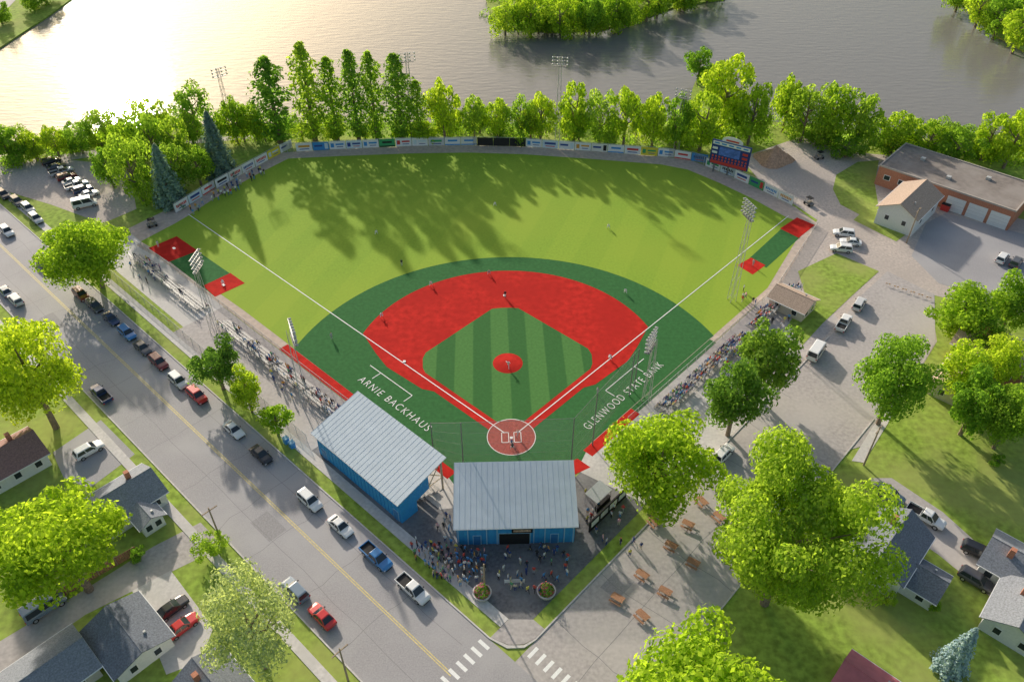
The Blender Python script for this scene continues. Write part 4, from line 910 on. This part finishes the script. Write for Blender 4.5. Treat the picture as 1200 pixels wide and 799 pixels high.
for k in range(9):
    u=10+k*35+q.uniform(-8,8); base=188-u*.07+q.uniform(-8,4); w=q.uniform(24,40); BK.append((u-w/2,u+w/2,base-q.uniform(28,48),base,'B',q.choice(['mid','yellow'])))
for k in range(5):
    u=312+k*38+q.uniform(-6,6); w=q.uniform(16,28); BK.append((u-w/2,u+w/2,166-q.uniform(16,30),166,'B',q.choice(['mid','yellow'])))
BK.sort(key=lambda t:t[0]+t[1])
kn={'B':'leafy green tree','P':'tall slim poplar','C':'blue-green conifer'}
for i,a in enumerate(BK): tree(*a,'%s on the near river bank, %s bank tree from the left'%(kn[a[4]],ordn(i+1)),'trees along the near river bank')
IS=[(572,612,0,42),(600,645,-14,42),(636,680,-8,43),(672,712,-12,43),(704,744,-14,36),(738,782,-20,26),(590,640,-34,14),(650,702,-36,10),(720,770,-40,8),(775,832,-30,12),(806,854,-26,4)]
for k in range(12):
    u=q.uniform(590,800); w=q.uniform(24,40); b_=40-max(0,u-700)*.27; IS.append((u-w/2,u+w/2,b_-q.uniform(26,40),b_))
IS.sort(key=lambda t:t[0]+t[1])
for i,a in enumerate(IS): tree(*a,'B',['yellow','mid','yellow','yellow','mid'][i%5],'leafy tree on the river island, %s from its left tip'%ordn(i+1),'trees on the river island')
for i,a in enumerate([(1106,1150,-34,14),(1130,1176,-24,32),(1150,1200,-12,46),(1168,1228,2,64),(1182,1242,-28,36)]): tree(*a,'B',['mid','yellow'][i%2],'leafy tree on the far bank at top right corner, %s from left'%ordn(i+1),'trees on the far bank, top right')
for i,a in enumerate([(-22,16,-2,30),(18,52,-18,14),(30,70,-26,6)]): tree(*a,'B','mid','leafy tree on the bank at top left corner, %s from left'%ordn(i+1),'trees on the bank, top left')
SHR=[(225,266,624,652,'low shrub on the verge by the left sidewalk'),(1030,1050,690,712,'round shrub in front of the large white house'),(1085,1104,700,718,'shrub at corner of house wing at right'),(1160,1180,530,548,'small bush on the right lawn under tree'),(150,172,640,658,'shrub below white left house by alley'),(985,1003,598,622,'shrub left of the large white house')]
for a in SHR: tree(*a[:4],'B','mid',a[4],name='shrub',cat='shrub')
q=random.Random(5); vs=[];fs=[]
bpts=[(-40,205),(60,180),(140,165),(230,160),(330,158),(450,157),(560,157),(650,160),(760,166),(830,168),(900,160),(980,172),(1060,178),(1140,186),(1240,190)]
def bush(c,rr,hh,n,leaf):
    for _ in range(n):
        d=Vector((q.gauss(0,1),q.gauss(0,1),abs(q.gauss(0,1)))).normalized(); k_=q.uniform(.6,1.05); p=Vector((c.x+d.x*rr*k_,c.y+d.y*rr*k_,d.z*hh*k_)); nn=(d+Vector((q.uniform(-1,1),q.uniform(-1,1),q.uniform(-1,1)))*.6).normalized()
        a=nn.orthogonal().normalized(); b_=nn.cross(a); s=leaf*q.uniform(.6,1.3); k=len(vs); vs.extend([p-a*s,p-b_*s*.6,p+a*s,p+b_*s*.6]); fs.append((k,k+1,k+2,k+3))
for p0_,p1_ in zip(bpts,bpts[1:]):
    for k in range(15):
        t=q.random(); u=p0_[0]+(p1_[0]-p0_[0])*t; v=p0_[1]+(p1_[1]-p0_[1])*t+q.uniform(-18,4); bush(G(u,v),q.uniform(1.5,4.2),q.uniform(1.2,3.4),100,.33)
for k in range(120):
    u=q.uniform(574,850); v=q.uniform(-20,38-max(0,(u-700)*.27)); bush(G(u,v),q.uniform(3,5),q.uniform(2,6),90,.5)
for k in range(40):
    t=q.random(); u=1112+88*t; v=-2+62*t+q.uniform(-26,-1); bush(G(u,v),q.uniform(3,5),q.uniform(2,5),90,.5)
me=bpy.data.meshes.new('undergrowth'); me.from_pydata([tuple(v) for v in vs],[],fs); me.materials.append(LM['mid']); tag(link('undergrowth',me),'dense green undergrowth along the river bank and island','undergrowth',kind='stuff')
# ---------------------------------------------------------------- small street things
FLW=leafmat('planter_blossom',(.55,.16,.22),.3)
def planter(u,v,lab):
    p=G(u,v); t=thing('planter',lab,'planter',(p.x,p.y,.03),0,'large round planters at the entrance')
    MB().lathe([(1.1,0),(1.3,.6),(1.35,.75),(1.15,.75),(1.1,.6),(.01,.6)],20).build('tub',CONC,t)
    for nm,cnt,mt,rad in(('foliage',420,LM['dark'],1.0),('blossom',110,FLW,1.08)):
        v2=[];f2=[]
        for _ in range(cnt):
            d=Vector((q.gauss(0,1),q.gauss(0,1),abs(q.gauss(0,1)))).normalized(); c=Vector((d.x*1.1*rad,d.y*1.1*rad,.6+d.z*.95*rad+(.8*q.random() if abs(d.x)+abs(d.y)<.7 else 0)))*q.uniform(.9,1.03); s=q.uniform(.09,.22); a=d.orthogonal().normalized(); b_=d.cross(a); k=len(v2); v2+=[c-a*s,c-b_*s*.6,c+a*s,c+b_*s*.6]; f2.append((k,k+1,k+2,k+3))
        me=bpy.data.meshes.new(nm); me.from_pydata([tuple(x) for x in v2],[],f2); me.materials.append(mt); link(nm,me,t)
planter(565,697,'round concrete planter at the entrance, left of two'); planter(640,695,'round concrete planter at the entrance, right of two')
def upole(u,v,h,lab,arm=True):
    p=G(u,v); t=thing('utility_pole',lab,'utility pole',(p.x,p.y,0),AL); MB().tube((0,0,0),(0,0,h),.16,.1,8).build('pole',WOODP,t)
    if arm: MB().box((0,0,h-.6),(.14,2.4,.14)).build('crossarm',WOODP,t)
upole(262,640,9,'wooden utility pole on the verge by the left alley'); upole(408,797,8,'wooden utility pole at the bottom kerb below the red car'); upole(568,690,6,'slim flag pole at the left entrance planter',False); upole(1012,545,9,'wooden utility pole at the lawn corner right of side street'); upole(1062,285,9,'wooden utility pole beside the white storage building')
for i,(u,v) in enumerate([(336,519),(343,524)]):
    p=G(u,v); t=thing('recycling_bin','blue recycling bin on the sidewalk, %s of two'%['upper','lower'][i],'bin',(p.x,p.y,.1),AL,'blue bins on the sidewalk'); MB().prism([(-.4,-.4),(.4,-.4),(.4,.4),(-.4,.4)],0,1.1).build('tub',BM['blue'],t); MB().box((0,0,1.16),(.9,.9,.1)).build('lid',BLUE2,t)
for i in range(6):
    u=1040+i*9.5; v=335+i*3.2; p=G(u,v); t=thing('barricade','small striped road barricade across the lot entrance, %s from the left'%ordn(i+1),'barricade',(p.x,p.y,.03),R(-22),'road barricades across the lot entrance'); t.scale=(.62,.62,.62)
    MB().box((0,0,.85),(1.5,.06,.28)).build('board',BM['orange'],t); MB().box((0,-.035,.85),(.4,.02,.28)).build('stripe',BM['white'],t)
    for x in(-.6,.6): MB().tube((x,-.25,0),(x,0,1),.03,n=4).build('leg',STEEL,t); MB().tube((x,.25,0),(x,0,1),.03,n=4).build('leg',STEEL,t)
p=G(1108,245); cont=thing('dumpster','red metal dumpster between the storage building and garage','dumpster',(p.x,p.y,.03),AR); MB().prism([(-1.3,-.9),(1.3,-.9),(1.3,.9),(-1.3,.9)],0,1.5).build('bin',BM['red'],cont); MB().box((0,0,1.56),(2.7,1.9,.1)).build('lid',BLACK,cont)
def woodfence(pts,lab):
    t=thing('wooden_fence',lab,'fence'); m=MB()
    for p_,d in along(pts,.32): m.box((p_.x,p_.y,.85),(.28,.05,1.7),rz=math.atan2(d.y,d.x))
    m.build('board_panel',mat('fence_board',(.2,.08,.05),.8,.25,4),t)
    for p_,d in along(pts,2.6): MB().box((p_.x,p_.y,.9),(.12,.12,1.8)).build('post',WOODP,t)
woodfence(pxs([(72,700),(120,672),(162,648)]),'red-brown board fence beside the alley at left')
# ---------------------------------------------------------------- light, camera
EL=R(21); AZ=R(-27)
S=Vector((math.sin(AZ)*math.cos(EL),math.cos(AZ)*math.cos(EL),math.sin(EL)))
sun=bpy.data.lights.new('sun','SUN'); sun.energy=5.0; sun.angle=R(1.2); sun.color=(1,.91,.77); so=bpy.data.objects.new('sun',sun); col.objects.link(so); so.rotation_euler=S.to_track_quat('Z','Y').to_euler(); so.location=(0,0,200)
w=bpy.data.worlds.new('World'); scene.world=w; w.use_nodes=True; nt=w.node_tree; bg=nt.nodes['Background']; sk=nt.nodes.new('ShaderNodeTexSky'); sk.sky_type='NISHITA'; sk.sun_disc=False; sk.sun_elevation=EL; sk.sun_rotation=AZ; sk.air_density=1.4; sk.dust_density=4.0; sk.ozone_density=1.5
nt.links.new(sk.outputs[0],bg.inputs[0]); bg.inputs[1].default_value=.15
cam=bpy.data.cameras.new('camera'); cam.sensor_width=36; cam.lens=36*F/1200; cam.clip_end=6000; co=bpy.data.objects.new('camera',cam); col.objects.link(co); co.location=(0,0,H); co.rotation_euler=(R(90)-TH,0,0); scene.camera=co
scene.view_settings.view_transform='Standard'; scene.view_settings.look='None'; scene.view_settings.exposure=0
